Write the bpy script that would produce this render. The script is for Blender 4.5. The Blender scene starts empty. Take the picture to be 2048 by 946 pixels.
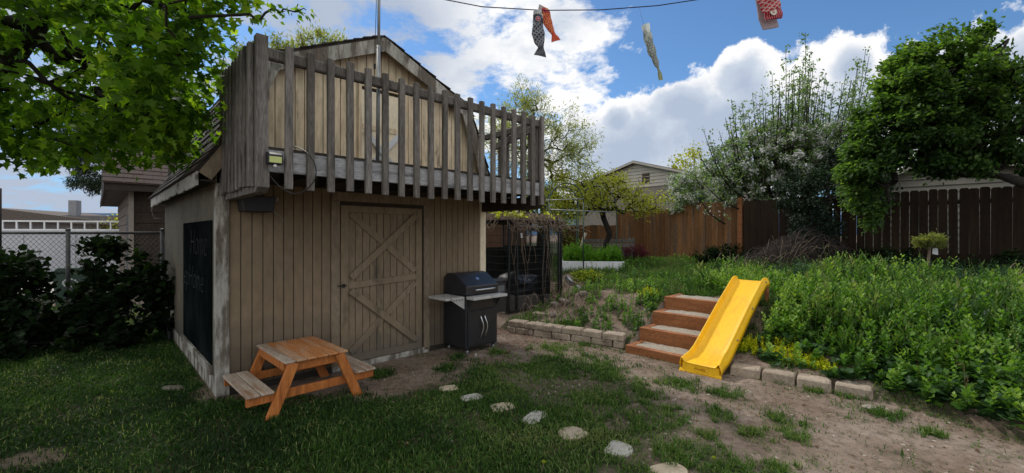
import bpy, bmesh, math, random
import numpy as np
from mathutils import Vector, Matrix
random.seed(7); RNG = np.random.default_rng(11)
SC = bpy.context.scene; COL = SC.collection
PI = math.pi
G = 1.0

# ------------------------------------------------------------------ picture geometry (camera at 1.6 m, 15 mm lens)
F = 865.0; CU = 1024.0; HV = 468.0; CH = 1.6
def gp(u, v, z=0.0):
    Y = F*(CH-z)/(v-HV); return ((u-CU)/F*Y, Y)
def at(u, v, Y):
    return ((u-CU)/F*Y, Y, CH+(HV-v)/F*Y)

# ------------------------------------------------------------------ noise and terrain
def _hash(ix, iy, s):
    n = (ix*374761393 + iy*668265263 + s*974634777) & 0xffffffff
    n = ((n ^ (n >> 13))*1274126177) & 0xffffffff
    return ((n ^ (n >> 16)) & 0xffff)/65535.0
def vnoise(x, y, f=1.0, s=0):
    x = np.asarray(x, float)*f; y = np.asarray(y, float)*f
    ix = np.floor(x).astype(np.int64); iy = np.floor(y).astype(np.int64)
    fx = x-ix; fy = y-iy; fx = fx*fx*(3-2*fx); fy = fy*fy*(3-2*fy)
    a = _hash(ix, iy, s); b = _hash(ix+1, iy, s); c = _hash(ix, iy+1, s); d = _hash(ix+1, iy+1, s)
    return (a*(1-fx)+b*fx)*(1-fy)+(c*(1-fx)+d*fx)*fy
def fbm(x, y, f=1.0, s=0, o=3):
    r = 0; w = .5
    for k in range(o): r = r+w*vnoise(x, y, f*2**k, s+k); w *= .5
    return r/(1-.5**o)
def sstep(a, b, x):
    t = np.clip((x-a)/(b-a), 0, 1); return t*t*(3-2*t)
def sdist(px, py, poly):
    """signed distance to a polygon, positive inside"""
    px = np.asarray(px, float); py = np.asarray(py, float)
    d = np.full(px.shape, 1e9); ins = np.zeros(px.shape, bool); n = len(poly)
    for i in range(n):
        ax, ay = poly[i]; bx, by = poly[(i+1) % n]
        ex, ey = bx-ax, by-ay
        t = np.clip(((px-ax)*ex+(py-ay)*ey)/(ex*ex+ey*ey), 0, 1)
        d = np.minimum(d, np.hypot(px-ax-t*ex, py-ay-t*ey))
        c = ((ay > py) != (by > py)) & (px < (bx-ax)*(py-ay)/((by-ay) if by != ay else 1e-9)+ax)
        ins ^= c
    return np.where(ins, d, -d)
D = (0.7193, 0.6947); M = (-0.6947, 0.7193)          # shed axes on the ground
P0 = (-2.88, 4.23); ANG = math.radians(44)
S0 = (1.53, 5.84); RUN = .37
BANK = [(-30, 46), (-9, 21), (-2.6, 13.9), (1.25, 9.9), (.35, 8.3), (-.25, 7.3), (1.48, 6.02), (2.2, 5.3), (2.45, 5.05), (3.42, 4.27), (3.62, 3.95), (3.88, 3.2), (4.4, 2.2), (6.5, -2), (60, -20), (60, 46)]
def stepsH(x, y):
    rx = (x-S0[0])*D[0]+(y-S0[1])*D[1]; ry = -((x-S0[0])*M[0]+(y-S0[1])*M[1])
    return rx, ry
def H(x, y):
    x = np.asarray(x, float); y = np.asarray(y, float)
    d = sdist(x, y, BANK)
    k = sstep(-.8, 1.2, x)
    h = .13*sstep(.0, .14, d)+.50*sstep(.1, 1.35, d)*(.35+.65*k)+.17*sstep(1.2, 6, d)+.16*(1-k)*sstep(1, 4, d)
    h = h+(.05+.10*sstep(2.6, 3.6, x))*(fbm(x, y, 1.1, 5)-.5)*sstep(.2, 1.5, d)+.025*(fbm(x, y, 3.5, 9)-.5)*sstep(.1, .6, d)
    h = h+.03*(fbm(x, y, .8, 21)-.5)*sstep(0, .5, -d)+.010*(fbm(x, y, 7, 22)-.5)
    rx, ry = stepsH(x, y)
    cut = (rx > -.02) & (rx < RUN*4+.1) & (ry > -.03) & (ry < 1.12)
    lim = .02+.181*np.clip(np.floor((rx-.06)/RUN), 0, 3)
    h = np.where(cut, np.minimum(h, lim), h)
    # level pad under the shed and the path in front of it
    return h
def Hs(x, y): return float(H(np.array([x]), np.array([y]))[0])
_YS = np.arange(1.5, 45, .02)
def gpt(u, v):
    dx = (u-CU)/F; dz = (HV-v)/F
    hit = np.nonzero(CH+dz*_YS[::8] < H(dx*_YS[::8], _YS[::8]))[0]
    if len(hit) == 0: return (dx*45, 45)
    k = max(hit[0]*8-8, 0); ys = _YS[k:k+17]; h2 = np.nonzero(CH+dz*ys < H(dx*ys, ys))[0]
    Y = float(ys[h2[0]] if len(h2) else ys[-1]); return (dx*Y, Y)

# ------------------------------------------------------------------ node materials
MATS = {}
class NT:
    def __init__(s, name):
        s.m = bpy.data.materials.new(name); s.m.use_nodes = True; s.n = s.m.node_tree.nodes; s.l = s.m.node_tree.links
        s.n.clear(); s.out = s.n.new('ShaderNodeOutputMaterial')
    def new(s, t, ins=None, **kw):
        nd = s.n.new(t)
        for k, v in kw.items(): setattr(nd, k, v)
        for k, v in (ins or {}).items():
            if hasattr(v, 'is_output') or isinstance(v, bpy.types.NodeSocket): s.l.new(v, nd.inputs[k])
            else: nd.inputs[k].default_value = v
        return nd
    def math(s, op, a, b=0.0, c=None):
        ins = {0: a, 1: b}
        if c is not None: ins[2] = c
        return s.new('ShaderNodeMath', ins, operation=op).outputs[0]
    def ramp(s, fac, stops, interp='LINEAR'):
        r = s.new('ShaderNodeValToRGB', {0: fac}); cr = r.color_ramp; cr.interpolation = interp
        while len(cr.elements) < len(stops): cr.elements.new(.5)
        for e, (p, c) in zip(cr.elements, stops):
            e.position = p; e.color = (*c, 1) if len(c) == 3 else c
        return r.outputs[0]
    def mix(s, fac, a, b, mode='MIX'):
        nd = s.n.new('ShaderNodeMix'); nd.data_type = 'RGBA'; nd.blend_type = mode
        for i, v in ((0, fac), (6, a), (7, b)):
            if isinstance(v, bpy.types.NodeSocket): s.l.new(v, nd.inputs[i])
            else: nd.inputs[i].default_value = v if i == 0 or len(v) == 4 else (*v, 1)
        return nd.outputs[2]
    def coords(s, stretch=(1, 1, 1), kind='Object'):
        tc = s.new('ShaderNodeTexCoord'); mp = s.new('ShaderNodeMapping', {0: tc.outputs[kind]}); mp.inputs['Scale'].default_value = stretch
        return mp.outputs[0]
    def noise(s, vec, scale, detail=4, rough=.55, dist=0):
        return s.new('ShaderNodeTexNoise', {'Vector': vec, 'Scale': scale, 'Detail': detail, 'Roughness': rough, 'Distortion': dist}).outputs[0]
def pm(name, c1, c2, scale=5, stretch=(1, 1, 1), bump=.3, rough=.85, c3=None, s3=2.0, t3=.55, w3=.06, st3=None, metal=0, spec=.3, objvar=0, fine=0, detail=5, bd=.01, dirtz=None):
    if name in MATS: return MATS[name]
    t = NT(name); v = t.coords(stretch)
    n1 = t.noise(v, scale, detail)
    col = t.ramp(n1, [(.3, c1), (.7, c2)])
    if c3:
        n3 = t.noise(t.coords(st3 or stretch), s3, 6, .65)
        f = t.ramp(n3, [(t3-w3, (0, 0, 0)), (t3+w3, (1, 1, 1))]); col = t.mix(f, col, c3)
    if fine:
        nf = t.noise(t.coords(stretch), scale*9, 3); k = t.ramp(nf, [(.3, (1-fine,)*3), (.7, (1+fine*.4,)*3)])
        col = t.mix(1.0, col, k, 'MULTIPLY')
    if objvar:
        oi = t.new('ShaderNodeObjectInfo'); k = t.ramp(oi.outputs['Random'], [(0, (1-objvar, 1-objvar*1.05, 1-objvar*1.15)), (1, (1+objvar*.5,)*3)])
        col = t.mix(1.0, col, k, 'MULTIPLY')
    if dirtz:
        z = t.new('ShaderNodeSeparateXYZ', {0: t.coords()}).outputs[2]
        zz = t.math('ADD', z, t.math('MULTIPLY', t.noise(t.coords(), 6), -dirtz[1]))
        f = t.ramp(t.math('DIVIDE', zz, dirtz[0]), [(0, (1, 1, 1)), (1, (0, 0, 0))])
        col = t.mix(t.math('MULTIPLY', f, .85), col, dirtz[2])
    b = t.new('ShaderNodeBsdfPrincipled', {'Base Color': col, 'Roughness': rough, 'Metallic': metal})
    b.inputs['Specular IOR Level'].default_value = spec
    if bump:
        nb = t.noise(v, scale*3, 5, .6)
        t.l.new(t.new('ShaderNodeBump', {'Strength': bump, 'Distance': bd, 'Height': nb}).outputs[0], b.inputs['Normal'])
    t.l.new(b.outputs[0], t.out.inputs[0]); MATS[name] = t.m; return t.m
def leafmat(name, cols, trans=.4, rough=.5, tcol=None, spec=.25):
    """cols: dark, mid, light; attribute rnd picks between them"""
    if name in MATS: return MATS[name]
    t = NT(name); a = t.new('ShaderNodeAttribute', attribute_name='rnd').outputs['Fac']
    n = len(cols); col = t.ramp(a, [(i/(n-1), c) for i, c in enumerate(cols)])
    b = t.new('ShaderNodeBsdfPrincipled', {'Base Color': col, 'Roughness': rough}); b.inputs['Specular IOR Level'].default_value = spec
    tc = t.mix(1.0, col, tcol or (1.9, 2.0, .7), 'MULTIPLY')
    tr = t.new('ShaderNodeBsdfTranslucent', {'Color': tc})
    mx = t.new('ShaderNodeMixShader', {0: trans, 1: b.outputs[0], 2: tr.outputs[0]})
    t.l.new(mx.outputs[0], t.out.inputs[0]); MATS[name] = t.m; return t.m

# ------------------------------------------------------------------ objects
def tag(o, label=None, cat=None, group=None, kind=None):
    if label: o['label'] = label
    if cat: o['category'] = cat
    if group: o['group'] = group
    if kind: o['kind'] = kind
    return o
def empty(name, loc, rz=0, **kw):
    o = bpy.data.objects.new(name, None); COL.objects.link(o); o.location = loc if len(loc) == 3 else (*loc, Hs(*loc)); o.rotation_euler = (0, 0, rz); o.empty_display_size = .1
    return tag(o, **kw)
class MB:
    def __init__(s): s.v = []; s.f = []
    def add(s, vs, fs):
        b = len(s.v); s.v += [tuple(map(float, p)) for p in vs]; s.f += [tuple(b+i for i in f) for f in fs]; return s
    def box(s, x0, x1, y0, y1, z0, z1, rot=None, piv=None):
        vs = [Vector((x, y, z)) for z in (z0, z1) for y in (y0, y1) for x in (x0, x1)]
        if rot is not None:
            c = Vector(piv) if piv is not None else Vector(((x0+x1)/2, (y0+y1)/2, (z0+z1)/2))
            vs = [c+rot @ (p-c) for p in vs]
        return s.add(vs, [(0, 2, 3, 1), (4, 5, 7, 6), (0, 1, 5, 4), (2, 6, 7, 3), (0, 4, 6, 2), (1, 3, 7, 5)])
    def bar(s, a, b, w, h, up=(0, 0, 1)):
        a = Vector(a); b = Vector(b); d = (b-a).normalized(); u = Vector(up)
        r = d.cross(u)
        if r.length < 1e-4: r = d.cross(Vector((1, 0, 0)))
        r.normalize(); u = r.cross(d)
        vs = [p+r*(w/2*i)+u*(h/2*j) for p in (a, b) for i, j in ((-1, -1), (1, -1), (1, 1), (-1, 1))]
        return s.add(vs, [(3, 2, 1, 0), (4, 5, 6, 7), (0, 1, 5, 4), (1, 2, 6, 5), (2, 3, 7, 6), (3, 0, 4, 7)])
    def prism(s, poly, y0, y1, axis='y'):
        """poly of (a, z) pairs extruded along y (axis y) or x or z"""
        n = len(poly)
        if axis == 'y': vs = [(a, y0, z) for a, z in poly]+[(a, y1, z) for a, z in poly]
        elif axis == 'x': vs = [(y0, a, z) for a, z in poly]+[(y1, a, z) for a, z in poly]
        else: vs = [(a, z, y0) for a, z in poly]+[(a, z, y1) for a, z in poly]
        fs = [tuple(range(n)), tuple(range(2*n-1, n-1, -1))]+[(i, i+n, (i+1) % n+n, (i+1) % n) for i in range(n)]
        return s.add(vs, fs)
    def tube(s, pts, r, n=6, cap=True):
        pts = [Vector(p) for p in pts]; R = r if isinstance(r, (list, tuple)) else [r]*len(pts)
        base = len(s.v); prev = None
        for i, p in enumerate(pts):
            d = (pts[min(i+1, len(pts)-1)]-pts[max(i-1, 0)]).normalized()
            x = prev if prev is not None else (Vector((0, 0, 1)) if abs(d.z) < .9 else Vector((1, 0, 0)))
            x = (x-d*x.dot(d)).normalized(); prev = x; y = d.cross(x)
            for k in range(n):
                a = 2*PI*k/n; s.v.append(tuple(p+x*(math.cos(a)*R[i])+y*(math.sin(a)*R[i])))
        for i in range(len(pts)-1):
            for k in range(n):
                a = base+i*n+k; b = base+i*n+(k+1) % n; s.f.append((a, b, b+n, a+n))
        if cap:
            s.f.append(tuple(base+k for k in range(n-1, -1, -1))); s.f.append(tuple(base+(len(pts)-1)*n+k for k in range(n)))
        return s
    def blob(s, c, r, seed=0, sub=2, amp=.2, flat=1):
        bm = bmesh.new(); bmesh.ops.create_icosphere(bm, subdivisions=sub, radius=1)
        rr = random.Random(seed); ph = [(rr.uniform(-2, 2), rr.uniform(-2, 2), rr.uniform(-2, 2), rr.uniform(0, 6)) for _ in range(5)]
        vs = []
        for v in bm.verts:
            k = 1+amp*sum(math.sin(a*v.co.x*1.6+b*v.co.y*1.6+c_*v.co.z*1.6+d) for a, b, c_, d in ph)/2.5
            vs.append((c[0]+v.co.x*r[0]*k, c[1]+v.co.y*r[1]*k, c[2]+v.co.z*r[2]*k))
        fs = [tuple(v.index for v in f.verts) for f in bm.faces]; bm.free(); return s.add(vs, fs)
    def build(s, name, mat, parent=None, bevel=0, smooth=False, **kw):
        me = bpy.data.meshes.new(name); me.from_pydata(s.v, [], s.f); me.validate()
        if smooth: me.shade_smooth()
        o = bpy.data.objects.new(name, me); COL.objects.link(o); me.materials.append(mat)
        if parent: o.parent = parent
        if bevel:
            b = o.modifiers.new('bevel', 'BEVEL'); b.width = bevel; b.segments = 1; b.limit_method = 'ANGLE'
        if kw: tag(o, **kw)
        return o
def npmesh(name, V, T, mat, parent=None, attrs=None, smooth=False, **kw):
    """V (N,3); T (F,k) constant-size faces"""
    V = np.ascontiguousarray(V, dtype=np.float32); T = np.ascontiguousarray(T, dtype=np.int32)
    me = bpy.data.meshes.new(name); k = T.shape[1]
    me.vertices.add(len(V)); me.vertices.foreach_set('co', V.ravel())
    me.loops.add(T.size); me.loops.foreach_set('vertex_index', T.ravel())
    me.polygons.add(len(T)); me.polygons.foreach_set('loop_start', np.arange(0, T.size, k, dtype=np.int32)); me.polygons.foreach_set('loop_total', np.full(len(T), k, dtype=np.int32))
    me.update(calc_edges=True)
    for an, av in (attrs or {}).items():
        a = me.attributes.new(an, 'FLOAT', 'POINT'); a.data.foreach_set('value', np.ascontiguousarray(av, dtype=np.float32))
    if smooth: me.shade_smooth()
    me.materials.append(mat)
    o = bpy.data.objects.new(name, me); COL.objects.link(o)
    if parent: o.parent = parent
    if kw: tag(o, **kw)
    return o
# leaf outlines: verts (x across, y along, z up), triangles
LT = {
 'rhomb': ([(0, 0, 0), (.32, .45, .10), (0, 1, 0), (-.32, .45, .10)], [(0, 1, 2), (0, 2, 3)]),
 'slim':  ([(0, 0, 0), (.11, .45, .03), (0, 1, 0), (-.11, .45, .03)], [(0, 1, 2), (0, 2, 3)]),
 'round': ([(0, 0, 0), (.42, .22, .12), (.46, .66, .1), (0, 1, 0), (-.46, .66, .1), (-.42, .22, .12), (0, .5, -.02)], [(6, 0, 1), (6, 1, 2), (6, 2, 3), (6, 3, 4), (6, 4, 5), (6, 5, 0)]),
 'maple': ([(0, .38, 0), (0, 0, 0), (.42, .06, .10), (.26, .28, .05), (.62, .52, .16), (.24, .58, .05), (0, 1.05, -.08), (-.24, .58, .05), (-.62, .52, .16), (-.26, .28, .05), (-.42, .06, .10)],
           [(0, i, i+1) for i in range(1, 10)]+[(0, 10, 1)]),
}
def leaves(P, dirs, size, tpl='rhomb', roll=.6, rng=RNG):
    """P (N,3) stem points, dirs (N,3) leaf directions; returns V, T, per-leaf vertex count"""
    tv, tt = LT[tpl]; tv = np.array(tv, float); tt = np.array(tt, int); N = len(P)
    d = dirs/np.maximum(np.linalg.norm(dirs, axis=1, keepdims=True), 1e-6)
    up = np.tile([0, 0, 1.0], (N, 1))+rng.normal(0, roll, (N, 3))
    x = np.cross(d, up); x /= np.maximum(np.linalg.norm(x, axis=1, keepdims=True), 1e-6)
    z = np.cross(x, d)
    V = P[:, None, :]+size[:, None, None]*(tv[None, :, 0:1]*x[:, None, :]+tv[None, :, 1:2]*d[:, None, :]+tv[None, :, 2:3]*z[:, None, :])
    k = len(tv); T = tt[None]+(np.arange(N)*k)[:, None, None]
    return V.reshape(-1, 3), T.reshape(-1, 3), k
def frusta(A, B, ra, rb, n=5):
    d = B-A; L = np.maximum(np.linalg.norm(d, axis=1, keepdims=True), 1e-6); d = d/L
    ref = np.where(np.abs(d[:, 2:3]) > .9, np.array([[1., 0, 0]]), np.array([[0, 0, 1.]]))
    x = np.cross(d, ref); x /= np.linalg.norm(x, axis=1, keepdims=True); y = np.cross(d, x)
    a = np.arange(n)*2*PI/n; c = np.cos(a)[None, :, None]; s = np.sin(a)[None, :, None]
    ring = c*x[:, None, :]+s*y[:, None, :]
    V = np.concatenate([A[:, None]+ring*ra[:, None, None], B[:, None]+ring*rb[:, None, None]], 1)
    i = np.arange(n); j = (i+1) % n
    q = np.stack([i, j, j+n, i+n], 1)
    T = q[None]+(np.arange(len(A))*2*n)[:, None, None]
    return V.reshape(-1, 3), T.reshape(-1, 4)
def grow(trunk, r0, targets, seg=.25, wob=.12, sag=0.0, rtip=.004, power=.5, rng=RNG):
    """branches out of a trunk polyline towards targets; returns nodes, parents, radii"""
    N = [np.array(trunk[0], float)]; par = [-1]
    for a, b in zip(trunk[:-1], trunk[1:]):
        a = np.array(a, float); b = np.array(b, float); k = max(1, int(np.linalg.norm(b-a)/seg))
        for i in range(1, k+1): N.append(a+(b-a)*i/k); par.append(len(N)-2)
    nt = len(N); cap = nt+len(targets)*40
    A = np.zeros((cap, 3)); A[:nt] = N; cnt = nt; lev = np.zeros(cap)
    base_z = trunk[0][2]; top = np.array(trunk[-1], float)
    order = np.argsort(np.linalg.norm(targets-top, axis=1)); tips = []
    lo = max(1, int(nt*.45))
    for ti in order:
        t = targets[ti]; dd = np.linalg.norm(A[lo:cnt]-t, axis=1)*(1+.0*lev[lo:cnt])+np.maximum(A[lo:cnt, 2]-t[2], 0)*.5
        j = int(np.argmin(dd))+lo; p = A[j]; L = np.linalg.norm(t-p); k = max(1, int(math.ceil(L/seg)))
        if cnt+k+1 > cap: break
        side = rng.normal(0, wob*L, 3); par_j = j
        for i in range(1, k+1):
            s = i/k; q = p+(t-p)*s+side*math.sin(PI*s)*.5+np.array([0, 0, sag*L*math.sin(PI*s)])+(rng.normal(0, wob*.12, 3) if i < k else 0)
            A[cnt] = q; par.append(par_j); par_j = cnt; lev[cnt] = lev[j]+s; cnt += 1
        tips.append(cnt-1)
    A = A[:cnt]; par = np.array(par); load = np.zeros(cnt); load[tips] = 1
    for i in range(cnt-1, 0, -1): load[par[i]] += load[i]
    load = np.maximum(load, .6)
    R = rtip*load**power; R = R*(r0/R[0]) if R[0] > r0 else R
    R = np.maximum(R, rtip*.8)
    # trunk taper
    hz = np.arange(nt)/max(nt-1, 1); R[:nt] = np.maximum(R[:nt], r0*(1-.45*hz)*.98)
    R[:max(2, nt//10)] *= 1.15
    return A, par, R, np.array(tips), nt
def ell(n, c, r, rng=RNG, shell=.35, flat_bottom=None):
    """points in an ellipsoid, pushed towards its shell"""
    v = rng.normal(0, 1, (n, 3)); v /= np.linalg.norm(v, axis=1, keepdims=True)
    rad = rng.random((n, 1))**shell
    p = v*rad*np.array(r)+np.array(c)
    return p
def tree(name, label, cat, trunk, r0, targets, bark, lmat, tpl, lsize, nleaf, spread, seg=.25, wob=.12, sag=0, rtip=.004, power=.5, along=True, droop=.3, roll=.6,
         light=None, group=None, rng=RNG, outdir=.6, parent_name='crown', extra=None, woodsides=5, jitter_col=.22, updir=0):
    root = empty(name, tuple(trunk[0]), 0, label=label, cat=cat, group=group)
    off = np.array(trunk[0], float)
    A, par, R, tips, nt = grow(trunk, r0, targets, seg, wob, sag, rtip, power, rng)
    i = np.arange(1, len(A)); V, T = frusta(A[par[i]]-off, A[i]-off, np.minimum(R[par[i]], R[i]*1.5), R[i], woodsides)
    npmesh('trunk', V, T, bark, root, smooth=True)
    # leaves on the tips and along the thin twigs
    thin = np.where((R < rtip*2.2) & (np.arange(len(A)) >= nt))[0] if along else tips
    if len(thin) == 0: thin = tips
    wts = np.repeat(thin, 1); n = nleaf
    src = rng.choice(wts, n); t = rng.random((n, 1))
    sp_ = spread(A[src]) if callable(spread) else spread
    P = A[src]*(1-t)+A[par[src]]*t+rng.normal(0, 1, (n, 3))*sp_
    cen = A[nt-1]
    o = P-cen; o /= np.maximum(np.linalg.norm(o, axis=1, keepdims=True), 1e-6)
    d = o*outdir+rng.normal(0, .6, (n, 3)); d[:, 2] += updir-droop
    sz = lsize*rng.uniform(.6, 1.25, n)
    V, T, k = leaves(P-off, d, sz, tpl, roll, rng)
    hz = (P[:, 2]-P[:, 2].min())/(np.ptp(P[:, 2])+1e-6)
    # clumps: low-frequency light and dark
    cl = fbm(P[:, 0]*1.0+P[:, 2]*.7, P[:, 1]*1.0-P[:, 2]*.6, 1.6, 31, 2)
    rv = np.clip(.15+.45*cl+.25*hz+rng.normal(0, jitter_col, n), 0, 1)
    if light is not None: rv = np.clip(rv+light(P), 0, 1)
    npmesh(parent_name, V, T, lmat, root, attrs={'rnd': np.repeat(rv, k)})
    if extra: extra(root, A, par, R, thin, off, rng)
    return root
SUNE = 2.9; SKYK = .10; SKYG = 1.0
# ------------------------------------------------------------------ camera, light, sky
cam = bpy.data.objects.new('camera', bpy.data.cameras.new('camera')); COL.objects.link(cam); SC.camera = cam
cam.location = (0, 0, CH); cam.rotation_euler = (PI/2, 0, 0)
cam.data.sensor_width = 36; cam.data.lens = F/2048*36; cam.data.shift_y = -5/2048; cam.data.clip_start = .05; cam.data.clip_end = 3000
SC.view_settings.view_transform = 'Standard'; SC.view_settings.look = 'None'; SC.view_settings.exposure = 0
SUN_EL, SUN_AZ = math.radians(48), math.radians(-38)      # azimuth from +Y towards +X
sd = Vector((math.sin(SUN_AZ)*math.cos(SUN_EL), math.cos(SUN_AZ)*math.cos(SUN_EL), math.sin(SUN_EL)))
sl = bpy.data.lights.new('sun', 'SUN'); sl.energy = SUNE; sl.angle = math.radians(6); sl.color = (1, .95, .87)
so = bpy.data.objects.new('sun', sl); COL.objects.link(so); so.rotation_euler = (-sd).to_track_quat('-Z', 'Y').to_euler(); so.location = (0, 0, 30)
w = bpy.data.worlds.new('World'); SC.world = w; w.use_nodes = True
class WT(NT):
    def __init__(s, w): s.n = w.node_tree.nodes; s.l = w.node_tree.links; s.n.clear(); s.out = s.n.new('ShaderNodeOutputWorld')
t = WT(w)
sky = t.new('ShaderNodeTexSky', sky_type='NISHITA'); sky.sun_disc = False; sky.sun_elevation = SUN_EL; sky.sun_rotation = SUN_AZ; sky.altitude = 1300; sky.air_density = 1.0; sky.dust_density = .6; sky.ozone_density = 2.5
g = t.new('ShaderNodeTexCoord').outputs['Generated']
xyz = t.new('ShaderNodeSeparateXYZ', {0: g}).outputs
zz = t.math('MAXIMUM', xyz[2], 0.0)
den = t.math('ADD', zz, .22)
pv = t.new('ShaderNodeCombineXYZ', {0: t.math('DIVIDE', xyz[0], den), 1: t.math('DIVIDE', xyz[1], den), 2: 0.0}).outputs[0]
def blob(az, el, r, soft=.6, sx=1.0):
    """soft mask round a direction given in degrees"""
    a = math.radians(az); e = math.radians(el); c = (math.sin(a)*math.cos(e), math.cos(a)*math.cos(e), math.sin(e))
    dd = t.new('ShaderNodeVectorMath', {0: g, 1: c}, operation='SUBTRACT').outputs[0]
    dd = t.new('ShaderNodeVectorMath', {0: dd, 1: (1/sx, 1/sx, 1)}, operation='MULTIPLY').outputs[0]
    ln = t.new('ShaderNodeVectorMath', {0: dd}, operation='LENGTH').outputs['Value']
    return t.math('SUBTRACT', 1.0, t.math('DIVIDE', ln, r))
def az(u): return math.degrees(math.atan((u-CU)/F))
def el(u, v): return math.degrees(math.atan((HV-v)/math.hypot(F, u-CU)))
def bl(u, v, r, sx=1.0): return blob(az(u), el(u, v), r, sx=sx)
def fmax(L):
    r = L[0]
    for q in L[1:]: r = t.math('MAXIMUM', r, q)
    return r
# heaped cumulus low on the right and behind
cum = fmax([bl(1470, 270, .16, 1.9), bl(1270, 310, .13, 1.7), bl(1490, 165, .075, 1.25), bl(1690, 230, .10, 1.3), bl(1700, 135, .045, 1.0), bl(1850, 215, .10), bl(2000, 190, .10, 1.4), bl(1900, 130, .03, 1.8), bl(1370, 215, .07, 1.5), bl(1235, 245, .05), blob(120, 22, .7, sx=1.5), blob(-150, 30, .6, sx=1.4)])
nb = t.noise(g, 8.5, 10, .62); nf = t.noise(g, 3.0, 4, .5)
cumv = t.math('ADD', cum, t.math('MULTIPLY', t.math('SUBTRACT', nb, .5), 1.45))
cumM = t.ramp(cumv, [(.03, (0, 0, 0)), (.12, (1, 1, 1))])
cumS = t.ramp(t.math('ADD', t.math('MULTIPLY', cumv, .7), t.math('MULTIPLY', t.math('SUBTRACT', nf, .5), 1.3)), [(.04, (1.08, 1.08, 1.08)), (.16, (.93, .94, .97)), (.30, (.62, .69, .80)), (.55, (.46, .54, .68))])
# mottled cloud field over the middle and left
reg = fmax([bl(980, 150, .34, 1.4), bl(860, -40, .36, 1.2), bl(1120, 120, .20), bl(640, 60, .45, 1.3), bl(300, 200, .6, 1.2), blob(-90, 50, 1.0), blob(0, 85, .6), blob(180, 60, .9)])
n1 = t.noise(pv, 3.1, 10, .66, .15); n2 = t.noise(pv, 1.1, 3, .5)
mv = t.math('ADD', t.math('ADD', n1, t.math('MULTIPLY', t.math('SUBTRACT', n2, .5), .5)), t.math('MULTIPLY', t.math('SUBTRACT', t.math('MINIMUM', reg, .55), .40), .62))
mM = t.ramp(mv, [(.49, (0, 0, 0)), (.60, (1, 1, 1))])
leftdark = fmax([bl(640, 70, .24, 1.6), bl(350, 330, .45, 1.4)])
mS0 = t.ramp(t.noise(pv, 2.1, 5, .6), [(.46, (1.05, 1.05, 1.05)), (.62, (.66, .72, .82))])
mS = t.mix(t.ramp(leftdark, [(.05, (0, 0, 0)), (.5, (1, 1, 1))]), mS0, (.46, .53, .66))
# blue of the clear sky, straight from the sky texture, slightly deeper
blue = t.mix(1.0, sky.outputs[0], (SKYK*.92, SKYK*1.22, SKYK*1.40), 'MULTIPLY')
blue = t.mix(t.ramp(xyz[2], [(0.0, (1, 1, 1)), (.30, (0, 0, 0))]), blue, (.30, .50, .78))
c = t.mix(mM, blue, mS); c = t.mix(cumM, c, cumS)
rear_fill = t.ramp(t.math('ADD', t.math('MULTIPLY', xyz[1], -1.0), .15), [(0, (1, 1, 1)), (.55, (1.75, 1.64, 1.48))])   # fill added: sky behind the camera brightened and warmed for the shed front
c = t.mix(1.0, c, rear_fill, 'MULTIPLY')
c = t.mix(1.0, c, (10*SKYG, 10*SKYG, 10*SKYG), 'MULTIPLY')
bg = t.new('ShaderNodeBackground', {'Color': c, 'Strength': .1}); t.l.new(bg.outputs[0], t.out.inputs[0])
# ------------------------------------------------------------------ materials
TAUPE = pm('taupe_siding', (.205, .150, .094), (.258, .192, .124), 2, (1, 1, .4), .35, .9, c3=(.33, .30, .26), s3=7, t3=.72, w3=.03, st3=(1, 1, .3), fine=.16, objvar=.0, dirtz=(.62, .45, (.10, .080, .062)))
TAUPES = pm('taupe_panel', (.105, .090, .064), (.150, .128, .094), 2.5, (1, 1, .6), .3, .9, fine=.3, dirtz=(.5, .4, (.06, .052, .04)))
CREAM = pm('peeling_cream_siding', (.62, .485, .33), (.80, .645, .45), 3, (1, 1, .2), .4, .9, c3=(.13, .10, .075), s3=5.5, t3=.62, w3=.04, st3=(1, 1, .16), fine=.3)
CREAMP = pm('cream_paint', (.76, .64, .46), (.84, .72, .54), 3, (1, 1, .5), .2, .8, fine=.15)
PEEL = pm('peeling_white_trim', (.34, .32, .28), (.50, .47, .42), 4, (1, 1, .3), .5, .9, c3=(.15, .125, .10), s3=6, t3=.50, w3=.05, st3=(1, 1, .25), fine=.3)
TRIM = pm('taupe_trim', (.215, .165, .112), (.270, .210, .145), 4, (1, 1, .3), .4, .9, c3=(.10, .08, .06), s3=9, t3=.66, w3=.04, st3=(1, 1, .3), fine=.3)
DOORM = pm('taupe_door_boards', (.220, .163, .104), (.275, .207, .136), 3, (1, 1, .3), .4, .9, fine=.18, c3=(.11, .09, .066), s3=5, t3=.62, w3=.06, dirtz=(.3, .3, (.13, .11, .085)))
GREYW = pm('weathered_grey_wood', (.130, .116, .108), (.250, .226, .208), 3, (5, 5, .6), .7, .95, c3=(.055, .050, .048), s3=2.5, t3=.62, w3=.08, fine=.45, objvar=.30)
GREYH = pm('weathered_grey_board', (.30, .295, .30), (.50, .49, .50), 3, (.8, 6, 6), .7, .95, c3=(.10, .095, .09), s3=2, t3=.60, w3=.1, fine=.45)
DARKW = pm('dark_framing', (.028, .023, .018), (.05, .04, .032), 4, bump=.4)
ROOF = pm('brown_shingles', (.040, .031, .026), (.085, .066, .056), 6, (1, 1, 1), .6, .95, c3=(.03, .025, .022), s3=3, t3=.55, w3=.1, fine=.5, objvar=.1)
BLKP = pm('black_paint', (.012, .013, .016), (.020, .021, .026), 6, bump=.08, rough=.42, spec=.5, c3=(.03, .032, .036), s3=9, t3=.68, w3=.08, bd=.003)
BLKM = pm('black_metal', (.008, .008, .009), (.014, .014, .015), 9, bump=.1, rough=.5, spec=.4)
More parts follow.
